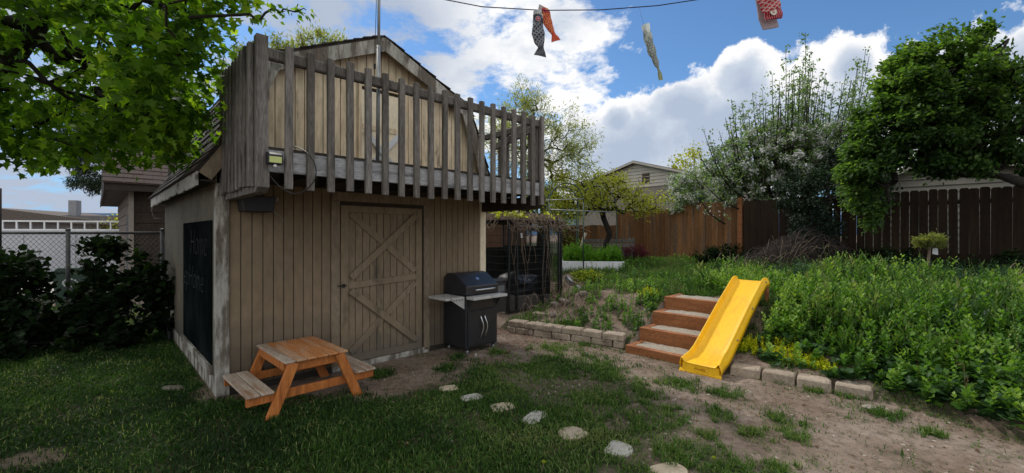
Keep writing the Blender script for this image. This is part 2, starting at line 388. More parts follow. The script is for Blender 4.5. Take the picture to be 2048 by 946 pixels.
STEEL = pm('brushed_steel', (.55, .55, .55), (.68, .68, .68), 10, bump=.05, rough=.28, metal=1)
SHELF = pm('grey_shelf', (.40, .39, .375), (.50, .49, .47), 8, bump=.1, rough=.5, c3=(.26, .25, .23), s3=6, t3=.62, w3=.05)
GALV = pm('galvanised', (.25, .26, .27), (.38, .39, .40), 7, bump=.1, rough=.5, metal=.6)
ORANGE = pm('orange_stain', (.36, .105, .022), (.60, .215, .055), 3.5, (7, 7, .7), .35, .7, c3=(.24, .075, .02), s3=3, t3=.62, w3=.1, fine=.3, objvar=.12)
ORANGET = pm('worn_orange_tops', (.44, .155, .045), (.58, .25, .09), 3, (7, .7, 7), .35, .8, c3=(.52, .40, .30), s3=2.2, t3=.60, w3=.16, st3=(4, .8, 4), fine=.35, objvar=.15)
GREYT = pm('worn_grey_bench', (.38, .29, .23), (.56, .47, .39), 3, (7, .7, 7), .35, .85, c3=(.30, .15, .08), s3=2.2, t3=.60, w3=.1, fine=.35, objvar=.1)
REDW = pm('stained_step_timber', (.22, .082, .032), (.36, .145, .058), 2.5, (1, 1, 5), .45, .8, c3=(.34, .17, .085), s3=3, t3=.62, w3=.07, st3=(1.0, 1, 5), fine=.4)
GRAV = pm('pale_gravel', (.38, .33, .26), (.60, .53, .44), 60, bump=1.0, rough=.95, detail=3, bd=.02, fine=.5)
YEL = pm('yellow_plastic', (.84, .455, .005), (.90, .52, .010), 3, (1, 2, 1), bump=.06, rough=.45, spec=.4, c3=(.70, .37, .02), s3=4, t3=.62, w3=.14, st3=(.8, 3, .8), bd=.003, fine=.10)
BLOCK = pm('concrete_block', (.27, .215, .165), (.42, .345, .27), 6, bump=.7, rough=.95, c3=(.14, .11, .085), s3=4, t3=.60, w3=.08, fine=.30, objvar=.15, bd=.015)
STONE = pm('sand_flagstone', (.40, .325, .235), (.54, .455, .345), 5, bump=.4, rough=.95, fine=.15, objvar=.1, c3=(.30, .25, .19), s3=9, t3=.66, w3=.08)
ROCKM = pm('field_rock', (.17, .145, .12), (.32, .28, .24), 5, bump=.6, rough=.95, fine=.4, objvar=.3)
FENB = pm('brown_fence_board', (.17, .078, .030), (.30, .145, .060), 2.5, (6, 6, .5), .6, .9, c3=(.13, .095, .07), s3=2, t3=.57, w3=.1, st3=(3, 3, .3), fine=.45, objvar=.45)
FEND = pm('shaded_fence_board', (.020, .011, .006), (.040, .023, .012), 2.5, (6, 6, .5), .6, .9, fine=.4, objvar=.3)  # tree shade over the right fence is put into this colour
BARK = pm('bark', (.030, .024, .019), (.075, .060, .048), 9, (1, 1, .35), .9, .95, fine=.4)
BARKD = pm('dark_bark', (.014, .012, .010), (.036, .030, .025), 9, (1, 1, .35), .9, .95, fine=.4)
TWIG = pm('dry_twig', (.12, .085, .062), (.24, .18, .135), 9, bump=.4, rough=.95)
WHITEP = pm('white_bed_panel', (.55, .55, .56), (.66, .66, .68), 3, bump=.1, rough=.7, c3=(.36, .34, .30), s3=4, t3=.62, w3=.08)
TARPM = pm('pale_tarp', (.30, .30, .32), (.46, .46, .48), 5, bump=.5, rough=.7, c3=(.16, .15, .14), s3=3, t3=.58, w3=.05)
LEAFN = leafmat('near_tree_leaf', [(.035, .080, .012), (.085, .175, .018), (.17, .29, .025), (.32, .42, .04)], .62, .5)
LEAFR = leafmat('dense_tree_leaf', [(.016, .036, .012), (.042, .088, .024), (.085, .155, .038), (.17, .26, .06)], .5, .55)
LEAFW = leafmat('willow_leaf', [(.09, .11, .035), (.18, .20, .07), (.30, .31, .14)], .5, .6)
LEAFP = leafmat('pear_leaf', [(.055, .10, .04), (.115, .18, .075), (.20, .28, .14)], .45, .5)
LEAFY = leafmat('young_yellow_leaf', [(.14, .15, .022), (.25, .26, .035), (.40, .40, .07)], .5, .5)
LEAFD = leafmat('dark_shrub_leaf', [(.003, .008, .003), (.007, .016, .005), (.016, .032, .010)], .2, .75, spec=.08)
NEED = leafmat('needles', [(.010, .022, .014), (.022, .042, .022), (.05, .07, .03)], .1, .6)
BLOS = leafmat('blossom', [(.42, .42, .40), (.62, .62, .60), (.80, .80, .78)], .3, .7, tcol=(1, 1, 1))
WEED = leafmat('weed_leaf', [(.014, .040, .009), (.044, .112, .017), (.105, .215, .03), (.21, .32, .06)], .35, .55)
GRASSM = leafmat('grass_blade', [(.011, .030, .007), (.029, .074, .013), (.068, .142, .022), (.20, .22, .085)], .3, .55)
SEDUM = leafmat('sedum', [(.18, .22, .006), (.36, .40, .008), (.62, .60, .02)], .3, .6)
MAROON = leafmat('maroon_leaf', [(.05, .008, .014), (.11, .014, .03), (.20, .04, .06)], .3, .6, tcol=(1.6, .8, 1))

# ------------------------------------------------------------------ ground sheet
xs = np.unique(np.concatenate([np.array([-900, -400, -200, -120, -80, -60, -45, -35, -28, -22, -18, -15, -13, -11.5, -10, -9, -8]), np.arange(-7, -3.6, .15), np.arange(-3.6, 6.0, .045), np.arange(6.0, 12, .12), np.array([13, 14.5, 16, 18, 22, 28, 35, 45, 60, 80, 120, 200, 400, 900])]))
ys = np.unique(np.concatenate([np.array([-300, -80, -30, -12, -6, -3, -1, 0, .5, 1, 1.5, 2]), np.arange(2.1, 8.4, .045), np.arange(8.4, 17, .12), np.array([18, 19, 20.5, 22, 25, 28, 33, 40, 50, 65, 90, 130, 200, 400, 900])]))
GX, GY = np.meshgrid(xs, ys); gx = GX.ravel(); gy = GY.ravel(); gz = H(gx, gy)
LAWN = [gp(*p) for p in [(-900, 950), (-500, 640), (200, 610), (335, 655), (440, 790), (560, 800), (700, 792), (800, 792), (868, 772), (948, 735), (1010, 722), (1090, 724), (1170, 705), (1222, 735), (1262, 800), (1270, 860), (1290, 905), (1350, 1000), (1500, 1600), (-900, 1600)]]
PATCH = [(1090, 697, .22), (1190, 735, .36), (1110, 722, .25), (1360, 766, .17), (1335, 820, .20), (1280, 850, .26), (1220, 790, .20), (1225, 755, .2), (1465, 792, .16), (1435, 825, .14), (1560, 838, .13), (1590, 872, .10), (1505, 868, .12), (1385, 905, .17), (1455, 942, .16), (1560, 945, .12), (1345, 905, .15), (1640, 762, .05), (1700, 790, .10), (1000, 707, .12), (893, 738, .10), (1300, 790, .1), (1270, 775, .12), (1770, 830, .1), (1860, 868, .08), (1560, 762, .08), (1615, 778, .09), (1420, 870, .06), (760, 748, .12), (920, 715, .08), (1180, 690, .1)]
PATCHW = [(*gp(u, v), r) for u, v, r in PATCH]
STN = [gp(*p) for p in ((897, 778), (942, 797), (1005, 817), (1068, 838), (1145, 870), (1237, 900), (1340, 944))]
def grassd(x, y, h=None):
    """0..1 how much grass stands at a spot"""
    x = np.asarray(x, float); y = np.asarray(y, float)
    n = fbm(x, y, 3.2, 40)-.5; n2 = fbm(x, y, 9, 47)-.5
    L0 = sdist(x, y, LAWN); a = sstep(-.16, .20, L0+n*.42+n2*.1)
    a = np.maximum(a, .42*sstep(-1.0, .0, L0)*sstep(.42, .66, fbm(x, y, 5.5, 140))*(x > -.9)); a = np.maximum(a, .25*sstep(.55, .7, fbm(x, y, 4.0, 150))*(y < 6.3)*(x > -.2))
    for px, py, r in PATCHW:
        d = np.hypot(x-px, (y-py)*.8); a = np.maximum(a, .85*sstep(r*1.5, r*.3, d+n*r*1.6+n2*r*.8))
    bare = sstep(.52, .68, fbm(x, y, 1.7, 60))*.45
    left = sstep(.12, .0, np.hypot(x-(-2.95), (y-4.45)*1.0)-.25)*.7
    p = gp(60, 920); left = np.maximum(left, .75*sstep(.25, .05, np.hypot(x-p[0], y-p[1])+n*.3))
    a = a*(1-left)*(1-bare*.5)*(1-.6*sstep(-.9, .1, x)*sstep(.50, .60, fbm(x, y, 2.4, 610))*(y < 6.5))
    # the bank: worn near its left slope, grassy on top
    dB = sdist(x, y, BANK); top = sstep(1.1, 2.2, dB+n*1.4)*.95
    slope = sstep(.42, .60, fbm(x, y, 2.2, 71))*.7
    bank = np.maximum(top, slope)
    rx, ry = stepsH(x, y); bank = np.where((rx > -.05) & (rx < RUN*4+.1) & (ry > -.05) & (ry < .98), 0, bank)
    a = np.where(dB > 0, bank, a)
    for sx_, sy_ in STN: a = a*sstep(.045, .085, np.hypot(x-sx_, y-sy_))
    # nothing under the shed
    lx = (x-P0[0])*D[0]+(y-P0[1])*D[1]; ly = (x-P0[0])*M[0]+(y-P0[1])*M[1]
    a = np.where((lx > -.02) & (lx < 3.45) & (ly > -.02) & (ly < 4.3), 0, a)
    return a
gd = grassd(gx, gy)
ny, nx = GX.shape
idx = np.arange(nx*ny).reshape(ny, nx)
Tq = np.stack([idx[:-1, :-1].ravel(), idx[:-1, 1:].ravel(), idx[1:, 1:].ravel(), idx[1:, :-1].ravel()], 1)
t = NT('ground_soil'); v = t.coords()
ga = t.new('ShaderNodeAttribute', attribute_name='gd').outputs['Fac']
n1 = t.noise(v, 1.6, 6, .6); n2 = t.noise(v, 14, 6, .65); n3 = t.noise(v, 70, 3, .6)
soil = t.ramp(n1, [(.30, (.155, .110, .084)), (.52, (.215, .166, .134)), (.72, (.28, .228, .19))])
soil = t.mix(1.0, soil, t.ramp(n2, [(.28, (.45, .42, .40)), (.5, (.95, .94, .92)), (.72, (1.2, 1.18, 1.15))]), 'MULTIPLY')
soil = t.mix(t.ramp(n3, [(.66, (0, 0, 0)), (.76, (1, 1, 1))]), soil, (.34, .29, .24))
und = t.ramp(n2, [(.3, (.012, .020, .007)), (.7, (.04, .045, .018))])
vo = t.new('ShaderNodeTexVoronoi', {'Vector': v, 'Scale': 26.0}); 
col = t.mix(t.math('MINIMUM', t.math('MULTIPLY', ga, 1.1), 1.0), soil, und)
b = t.new('ShaderNodeBsdfPrincipled', {'Base Color': col, 'Roughness': .97}); b.inputs['Specular IOR Level'].default_value = .1
hh = t.math('ADD', t.math('MULTIPLY', n2, 1.0), t.math('MULTIPLY', n3, .35))
t.l.new(t.new('ShaderNodeBump', {'Strength': .9, 'Distance': .025, 'Height': hh}).outputs[0], b.inputs['Normal']); t.l.new(b.outputs[0], t.out.inputs[0])
npmesh('ground', np.stack([gx, gy, gz], 1), Tq, t.m, attrs={'gd': gd}, smooth=True, kind='structure')

# driveway strip far left, behind the chain link fence
mb = MB(); mb.add([(-30, 9.3, .02), (-10.4, 10.6, .02), (-12.2, 14.8, .02), (-30, 13.8, .02)], [(0, 1, 2, 3)])
mb.build('gravel_driveway', pm('drive_gravel', (.34, .32, .30), (.50, .48, .45), 20, bump=.5, fine=.3), kind='structure')
# far hills
mb = MB(); hx = list(np.linspace(-900, 900, 70)); rr = random.Random(4)
hz = [0, ]*len(hx)
for i, x in enumerate(hx): hz[i] = 26+14*float(fbm(np.array([x]), np.array([0.]), .006, 3)[0])
vs = [(x, 700, -3) for x in hx]+[(x, 700, z) for x, z in zip(hx, hz)]; n = len(hx)
mb.add(vs, [(i, i+1, i+1+n, i+n) for i in range(n-1)])
mb.build('hills', pm('hazy_hill', (.11, .19, .33), (.13, .21, .35), 3, bump=0, rough=1, spec=0), kind='structure')

# ------------------------------------------------------------------ grass blades
def scatter(n, x0, x1, y0, y1, dens, rng):
    x = rng.uniform(x0, x1, n); y = rng.uniform(y0, y1, n)
    k = rng.random(n) < dens(x, y); return x[k], y[k]
def blades(x, y, hgt, wid, lean, rng, rbase=.0, rspread=.3):
    n = len(x); z = H(x, y)-.01; a = rng.uniform(0, 2*PI, n); la = rng.uniform(0, 2*PI, n); L = hgt*rng.uniform(.55, 1.35, n)
    ln = np.abs(rng.normal(0, lean, n))*L; w = wid*rng.uniform(.7, 1.3, n)
    ca, sa = np.cos(a), np.sin(a); dx, dy = np.cos(la)*ln, np.sin(la)*ln
    b = np.stack([x, y, z], 1); V = np.zeros((n, 5, 3))
    V[:, 0] = b; V[:, 0, 0] -= ca*w; V[:, 0, 1] -= sa*w
    V[:, 1] = b; V[:, 1, 0] += ca*w; V[:, 1, 1] += sa*w
    mid = b+np.stack([dx*.35, dy*.35, L*.55], 1)
    V[:, 2] = mid; V[:, 2, 0] += ca*w*.8; V[:, 2, 1] += sa*w*.8
    V[:, 3] = mid; V[:, 3, 0] -= ca*w*.8; V[:, 3, 1] -= sa*w*.8
    V[:, 4] = b+np.stack([dx, dy, L*(1-.35*np.minimum(ln/L, 1))], 1)
    T = np.array([(0, 1, 2), (0, 2, 3), (3, 2, 4)])[None]+(np.arange(n)*5)[:, None, None]
    cl = fbm(x, y, 1.5, 90, 3)*1.6-.35; r = np.clip(rbase+.12+.5*cl+rng.normal(0, .16, n), 0, 1)
    dry = rng.random(n) < .05*(1+2*(fbm(x, y, 2.6, 170) > .58)); r[dry] = 1
    at_ = np.repeat(r[:, None], 5, 1); at_[:, :2] *= .35
    return V.reshape(-1, 3), T.reshape(-1, 3), at_.ravel()
def inview(x, y, m=.12): return (np.abs(x) < (1.184+m)*y+.3) & (y > 2.2)
g1 = np.random.default_rng(5)
def dens_near(x, y): return grassd(x, y)**1.3*inview(x, y)
bx_, by_ = scatter(int(300000*G), -6.5, 4.2, 2.3, 7.2, dens_near, g1)
V, T, A_ = blades(bx_, by_, .036+.03*vnoise(bx_, by_, 2.5, 15), .0022+.0006*by_, .75, g1, .38*sstep(-1.6, .2, bx_)-.08)
npmesh('lawn_grass', V, T, GRASSM, attrs={'rnd': A_}, kind='stuff', label='dark green lawn grass thinning into worn soil around the stepping stones', cat='grass')
def dens_far(x, y): return grassd(x, y)*inview(x, y)*(sdist(x, y, BANK) > .1)
fx_, fy_ = scatter(int(240000*G), -1.5, 12, 5.5, 16.5, dens_far, g1)
V, T, A_ = blades(fx_, fy_, .10+.05*vnoise(fx_, fy_, 1.5, 15), .0045, .6, g1, .26)
npmesh('bank_grass', V, T, GRASSM, attrs={'rnd': A_}, kind='stuff', label='brighter green grass on the raised bank in front of the board fence', cat='grass')
lx_, ly_ = scatter(int(40000*G), -16, -5, 6.5, 13.5, lambda x, y: .8*inview(x, y, .3)*(y < 9.5+.2*(x+16)*0), g1)
V, T, A_ = blades(lx_, ly_, .12, .006, .6, g1, .1)
npmesh('verge_grass', V, T, GRASSM, attrs={'rnd': A_}, kind='stuff', label='rough grass beyond the chain link fence at the far left', cat='grass')
# coarse tufts standing out of the worn soil
tp = [(x, y) for x, y, r in PATCHW for _ in range(2)]
g2 = np.random.default_rng(9); TX = []; TY = []
for (px, py, r) in PATCHW:
    for _ in range(int(4+r*40)):
        a = g2.uniform(0, 6.28); q = r*g2.random()*1.5; cx, cy = px+q*math.cos(a), py+q*math.sin(a)*1.1; m = int(g2.uniform(14, 40)); TX += list(cx+g2.normal(0, .018, m)); TY += list(cy+g2.normal(0, .018, m))
V, T, A_ = blades(np.array(TX), np.array(TY), .075, .0032, .8, g2, .28)
npmesh('grass_tufts', V, T, GRASSM, attrs={'rnd': A_}, kind='stuff', label='loose grass tufts standing in the bare soil before the steps and slide', cat='grass')

sx_, sy_ = scatter(int(60000*G), -1.6, 5.2, 2.4, 7.2, lambda x, y: .10+.55*sstep(.45, .72, fbm(x, y, 3.5, 500))*(sdist(x, y, BANK) < .6)*inview(x, y)*(1-grassd(x, y)), g2)
V, T, A_ = blades(sx_, sy_, .028, .0026, 1.1, g2, .15)
npmesh('sparse_grass', V, T, GRASSM, attrs={'rnd': A_}, kind='stuff', label='thin short grass and dry thatch creeping over the bare soil', cat='grass')
# pebbles and crumbs on the bare soil
def pebbles(name, n, x0, x1, y0, y1, smin, smax, matr, dens, **kw):
    rng = np.random.default_rng(33); x, y = scatter(n, x0, x1, y0, y1, dens, rng)
    z = H(x, y); m = len(x); s = smin+(smax-smin)*rng.random(m)**4
    base = np.array([(1, 0, 0), (0, 1, 0), (-1, 0, 0), (0, -1, 0), (.1, .1, .75), (0, 0, -.7)]); T0 = np.array([(0, 1, 4), (1, 2, 4), (2, 3, 4), (3, 0, 4)])
    j = 1+rng.normal(0, .3, (m, 6, 3)); a = rng.uniform(0, 6.28, m); ca, sa = np.cos(a)[:, None], np.sin(a)[:, None]
    B = base[None]*j*s[:, None, None]*np.array([1, .75, .6]); X = B[..., 0]*ca-B[..., 1]*sa; Y = B[..., 0]*sa+B[..., 1]*ca
    V = np.stack([X+x[:, None], Y+y[:, None], B[..., 2]+z[:, None]+.001], 2)
    T = T0[None]+(np.arange(m)*6)[:, None, None]
    return npmesh(name, V.reshape(-1, 3), T.reshape(-1, 3), matr, attrs={'rnd': np.repeat(rng.random(m), 6)}, kind='stuff', **kw)
PEB = leafmat('pebble', [(.10, .075, .055), (.19, .15, .115), (.36, .31, .26)], 0, .95)
soilD = lambda x, y: (1-grassd(x, y))*inview(x, y)*(sdist(x, y, BANK) < .9)
pebbles('soil_pebbles', int(13000*G), -1.8, 5.0, 2.4, 7.6, .0025, .022, PEB, soilD, label='scattered pebbles and crumbs of soil on the bare ground', cat='pebbles')

# fallen leaves and bits of bark
lr = np.random.default_rng(71); lx, ly = scatter(3200, -1.8, 5.2, 2.4, 7.6, lambda x, y: (1-.8*grassd(x, y))*inview(x, y)*(.25+.75*(fbm(x, y, 1.4, 800) > .52)), lr)
P = np.stack([lx, ly, H(lx, ly)+.006], 1); dd = lr.normal(0, 1, (len(lx), 3)); dd[:, 2] *= .18
V, T, k = leaves(P, dd, .028*lr.uniform(.4, 1.5, len(lx)), 'rhomb', .25, lr)
npmesh('leaf_litter', V, T, leafmat('dead_leaf', [(.06, .035, .02), (.14, .085, .045), (.26, .18, .10)], .1, .9), attrs={'rnd': np.repeat(lr.random(len(lx)), k)}, kind='stuff', label='fallen brown leaves and bark bits on the bare soil', cat='leaf litter')
# ------------------------------------------------------------------ the shed (local x along its front, y into it)
def shedpt(x, y): return (P0[0]+x*D[0]+y*M[0], P0[1]+x*D[1]+y*M[1])
W, DEP = 3.43, 4.25
shed = empty('barn_shed', (P0[0], P0[1], 0), ANG, label='two-storey taupe wooden barn shed with gambrel roof, cross-braced door and railed upper deck', cat='shed')
RP = [(-.17, 2.18), (.03, 2.48), (.40, 3.42), (1.715, 4.02), (3.03, 3.42), (3.40, 2.48), (3.60, 2.18)]
def roofz(x):
    for (a, za), (b, zb) in zip(RP[:-1], RP[1:]):
        if a <= x <= b: return za+(zb-za)*(x-a)/(b-a)
    return 2.1
rr = random.Random(3)
def boards(x0, x1, zb, zt, y, pitch=.1, gap=.009, th=.012):
    """grooved siding: boards standing 12 mm proud of a dark back sheet; zt may be a function"""
    mb = MB(); x = x0
    while x < x1-.01:
        e = min(x+pitch-gap, x1)
        cuts = [x]+[q for q, _ in RP if x < q < e]+[e] if callable(zt) else [x, e]
        for a, b in zip(cuts[:-1], cuts[1:]):
            za = zt(a) if callable(zt) else zt; zb2 = zt(b) if callable(zt) else zt
            if max(za, zb2) <= zb+.01: continue
            mb.prism([(a, zb), (b, zb), (b, max(zb2, zb+.005)), (a, max(za, zb+.005))], y-th, y)
        x += pitch
    return mb
DX0, DX1, DZ0, DZ1 = 1.20, 2.33, .07, 1.97
# dark core box behind everything
core = MB(); core.box(.03, W-.03, .03, DEP-.02, .02, 2.1)
core.prism([(.03, 2.1), (W-.03, 2.1), (3.0, 3.36), (1.715, 3.95), (.43, 3.36)], .03, DEP-.02)
core.build('wall_core', pm('dark_groove', (.045, .035, .025), (.06, .048, .034), 3, bump=0), shed)
for a_, b_ in ((.105, DX0-.10), (DX1+.10, W-.10)): boards(a_, b_, .06, 2.12, .028).build('front_wall', TAUPE, shed)
gz0 = 2.30
gw = boards(.02, 1.44, gz0, lambda x: roofz(x)-.05, .028, .1); gw2 = boards(2.02, 3.41, gz0, lambda x: roofz(x)-.05, .028, .1); b0 = len(gw.v)
gw.v += gw2.v; gw.f += [tuple(i+b0 for i in f) for f in gw2.f]
g3 = boards(1.44, 2.02, 3.47, lambda x: roofz(x)-.05, .028, .1); b0 = len(gw.v); gw.v += g3.v; gw.f += [tuple(i+b0 for i in f) for f in g3.f]
gw.build('gable_wall', CREAM, shed, label='peeling cream gable wall above the deck')
mb = MB(); mb.box(-.012, .0305, .11, DEP, .18, 2.10); mb.build('side_wall', TAUPES, shed)
mb = MB(); mb.box(W-.0305, W+.012, .1, DEP, .08, 2.10); mb.box(.03, W-.03, DEP-.02, DEP+.01, .05, 3.3); mb.build('rear_wall', TAUPES, shed)
mb = MB(); mb.box(-.014, .10, -.006, .108, .0, 2.10); mb.build('corner_board', PEEL, shed, bevel=.003)
mb = MB(); mb.box(W-.095, W+.012, -.006, .09, .02, 2.10); mb.build('corner_board', CREAMP, shed, bevel=.003)
mb = MB(); mb.box(-.008, .02, .112, DEP, .0, .178); mb.build('sill_board', PEEL, shed)
for a_, b_ in ((.105, DX0-.1), (DX1+.1, W-.1)): mb = MB(); mb.box(a_, b_, .0, .03, -.02, .058); mb.build('sill_board', DARKW, shed)
mb = MB(); mb.box(-.02, .0, .02, DEP, 2.102, 2.20); mb.build('frieze_board', TRIM, shed)
# double trim around the ground door
mb = MB()
mb.box(DX0-.098, DX0-.002, -.012, .028, .03, 1.985); mb.box(DX1+.012, DX1+.098, -.012, .028, .03, 1.985); mb.box(DX0-.098, DX1+.098, -.018, .026, 1.988, 2.095)
mb.build('door_frame', TRIM, shed, bevel=.003)
door = boards(DX0+.012, DX1-.022, DZ0, DZ1-.03, .020, .092, .008, .010).build('door', DOORM, shed, label='taupe plank door with two cross braces')
yb = -.006
def brace(a, b, w=.085, y=yb, th=.020): mb = MB(); mb.bar((a[0], y, a[1]), (b[0], y, b[1]), th, w, up=(0, 0, 1)); return mb
mb = MB(); mb.box(DX0+.01, DX0+.10, -.014, .009, DZ0, DZ1-.032); mb.box(DX1-.112, DX1-.024, -.014, .009, DZ0, DZ1-.032); mb.build('door_stile', DOORM, door, bevel=.003)
mb = MB(); mb.box(DX0+.102, DX1-.114, -.013, .009, DZ1-.115, DZ1-.032); mb.build('door_rail', DOORM, door, bevel=.003)
mb = MB(); mb.box(DX0+.102, DX1-.114, -.013, .009, DZ0, DZ0+.085); mb.build('door_rail', DOORM, door, bevel=.003)
brace((DX0+.102, .985), (DX1-.114, 1.035), .08, -.003).build('door_rail', DOORM, door, bevel=.003)
for i, (a, b, y) in enumerate([((DX0+.125, 1.845), (DX1-.12, 1.11), -.002), ((DX0+.125, 1.08), (DX1-.12, 1.845), -.023), ((DX0+.125, .925), (DX1-.12, .20), -.023), ((DX0+.125, .19), (DX1-.12, .955), -.002)]):
    brace(a, b, .078, y).build('cross_brace', DOORM, door, bevel=.002)
mb = MB(); mb.box(DX0-.03, DX0+.075, -.022, -.014, .985, 1.0); mb.box(DX0+.02, DX0+.05, -.034, -.022, .97, 1.015); mb.build('latch', BLKM, door)
mb = MB(); mb.box(DX0-.09, DX1+.09, -.012, .028, -.01, .062); mb.build('door_sill', PEEL, shed, bevel=.004)
# upper door in the gable
ud = MB(); ud.box(1.47, 1.99, .004, .024, 2.31, 3.36); ud = ud.build('upper_door', CREAMP, shed, label='cream upper door with a white cross-braced lower half')
mb = MB(); mb.box(1.43, 1.468, -.004, .03, 2.31, 3.40); mb.box(1.992, 2.03, -.004, .03, 2.31, 3.40); mb.box(1.43, 2.03, -.006, .03, 3.402, 3.46); mb.build('door_frame', CREAM, shed)
mb = MB(); mb.bar((1.50, -.010, 2.36), (1.96, -.010, 2.86), .022, .065); mb.build('cross_brace', WHITEP, ud)
mb = MB(); mb.bar((1.50, -.033, 2.86), (1.96, -.033, 2.36), .020, .065); mb.build('cross_brace', WHITEP, ud)
for a_, b_ in ((2.88, 2.945), (2.315, 2.36)): mb = MB(); mb.box(1.475, 1.985, -.006, .003, a_, b_); mb.build('door_rail', CREAM, ud)
# roof: plywood deck below, overlapping shingle courses on top
roof = MB()
for (a, za), (b, zb) in zip(RP[:-1], RP[1:]):
    L = math.hypot(b-a, zb-za); nx_, nz_ = -(zb-za)/L, (b-a)/L
    roof.prism([(a, za), (b, zb), (b+nx_*.03, zb+nz_*.03), (a+nx_*.03, za+nz_*.03)], -.10, DEP+.1)
roof = roof.build('roof', DARKW, shed)
sh = MB(); r3 = random.Random(12)
for (a, za), (b, zb) in zip(RP[:-1], RP[1:]):
    if zb < za: a, za, b, zb = b, zb, a, za; flip = 1
    else: flip = 0
    L = math.hypot(b-a, zb-za); ux, uz = (b-a)/L, (zb-za)/L; nx_, nz_ = (-uz, ux) if not flip else (uz, -ux)
    if nz_ < 0: nx_, nz_ = -nx_, -nz_
    n = max(2, round(L/.13)); st = L/n
    for i in range(n):
        y = -.115+r3.uniform(0, .01)-(i % 2)*.11
        while y < DEP+.1:
            e = min(y+r3.choice((.2, .28, .33)), DEP+.115); y_ = max(y, -.125)
            s0 = i*st-.012-r3.uniform(0, .008); s1 = (i+1)*st+.02; h = r3.uniform(.046, .054); h2 = .034
            if e > y_+.02:
                pts = []
                for yy in (y_+.003, e-.003):
                    for s_, k_ in ((s0, .031), (s1, .031), (s1, h2), (s0, h)): pts.append((a+ux*s_+nx_*k_, yy, za+uz*s_+nz_*k_))
                sh.add(pts, [(0, 1, 2, 3), (7, 6, 5, 4), (0, 4, 5, 1), (1, 5, 6, 2), (2, 6, 7, 3), (3, 7, 4, 0)])
            y = e
sh.build('shingles', ROOF, roof)
for (a, za), (b, zb) in zip(RP[:-1], RP[1:]):
    L = math.hypot(b-a, zb-za); ux, uz = (b-a)/L, (zb-za)/L; nx_, nz_ = uz, -ux
    if nz_ > 0: nx_, nz_ = -nx_, -nz_
    w_ = .15 if 0 < (a+b)/2 < W else .12
    mb = MB(); mb.prism([(a+ux*.004, za), (b-ux*.004, zb), (b-ux*.004+nx_*w_, zb+nz_*w_), (a+ux*.004+nx_*w_, za+nz_*w_)], -.122-.003*(a > 1), -.098)
    mb.build('rake_board', PEEL if za > 2.4 else TRIM, shed)
for s, x in ((0, -.17), (1, W+.17)):
    mb = MB(); n = 40; r4 = random.Random(5); y0 = -.12; dy = (DEP+.24)/n
    for i in range(n):                                   # ragged, peeling lower edge
        d = .128+r4.uniform(-.012, .010); xo = x-.016 if s == 0 else x
        mb.box(xo, xo+.016, y0+i*dy, y0+(i+1)*dy-.0005, 2.185-d, 2.185)
    mb.build('eave_fascia', pm('fascia_peel', (.30, .285, .26), (.42, .40, .37), 5, (1, .4, 1), .5, .9, c3=(.12, .10, .08), s3=9, t3=.60, w3=.04), shed)
mb = MB(); mb.box(-.155, -.022, -.09, DEP+.08, 2.10, 2.115); mb.box(W+.022, W+.155, -.09, DEP+.08, 2.10, 2.115); mb.build('soffit', DARKW, shed)
# chalkboard on the side wall with chalk writing
cb = MB(); cb.box(-.024, -.013, .17, 2.07, .285, 1.74)
cb = cb.build('chalkboard', pm('chalkboard_slate', (.004, .0055, .006), (.008, .010, .010), 2, bump=.05, rough=1, spec=.0, c3=(.014, .017, .018), s3=2.2, t3=.60, w3=.15), shed, label='black chalkboard panel with faint handwriting')
mb = MB(); mb.box(-.045, -.013, .14, 2.10, .195, .275); mb.build('board_ledge', PEEL, shed, bevel=.003)
CHALK = pm('chalk', (.06, .068, .072), (.10, .11, .115), 30, bump=0, rough=1, c3=(.012, .016, .02), s3=22, t3=.50, w3=.12)
CHALKP = pm('pink_chalk', (.045, .03, .03), (.07, .045, .045), 30, bump=0, rough=1, c3=(.010, .012, .016), s3=22, t3=.48, w3=.12)
for txt, y, z, s, mt in (('Home', 1.50, 1.36, .44, CHALKP), ('epHome', 2.00, .96, .40, CHALK), ('co', 2.02, .70, .28, CHALK)):
    cu = bpy.data.curves.new('chalk_writing', 'FONT'); cu.body = txt; cu.size = s; cu.shear = .25; cu.offset = -.012; cu.space_character = 1.0
    tmp = bpy.data.objects.new('tmp_text', cu); COL.objects.link(tmp); dg = bpy.context.evaluated_depsgraph_get(); me = bpy.data.meshes.new_from_object(tmp.evaluated_get(dg)); bpy.data.objects.remove(tmp)
    me.transform(Matrix(((0, 0, -1, -.0262), (-1, 0, 0, y), (0, 1, 0, z), (0, 0, 0, 1))))
    o = bpy.data.objects.new('chalk_writing', me); COL.objects.link(o); me.materials.clear(); me.materials.append(mt); o.parent = cb
# dryer-type vent hood and pipe low on the side wall
mb = MB(); mb.prism([(3.12, .36), (3.30, .36), (3.30, .50), (3.12, .50)], -.05, -.013, 'x'); mb.box(-.10, -.05, 3.11, 3.31, .47, .515)
mb.build('vent_hood', PEEL, shed); mb = MB(); mb.tube([(-.05, 3.2, .36), (-.06, 3.2, .2), (-.05, 3.2, .02)], .035, 8); mb.build('vent_pipe', BLKM, shed)
# gutter bracket wire at the far end of the eave
mb = MB(); mb.tube([(-.18, DEP-.1, 2.10), (-.19, DEP-.08, 1.98), (-.16, DEP-.05, 1.86), (-.05, DEP-.05, 1.86)], .006, 5); mb.build('eave_bracket', GALV, shed)
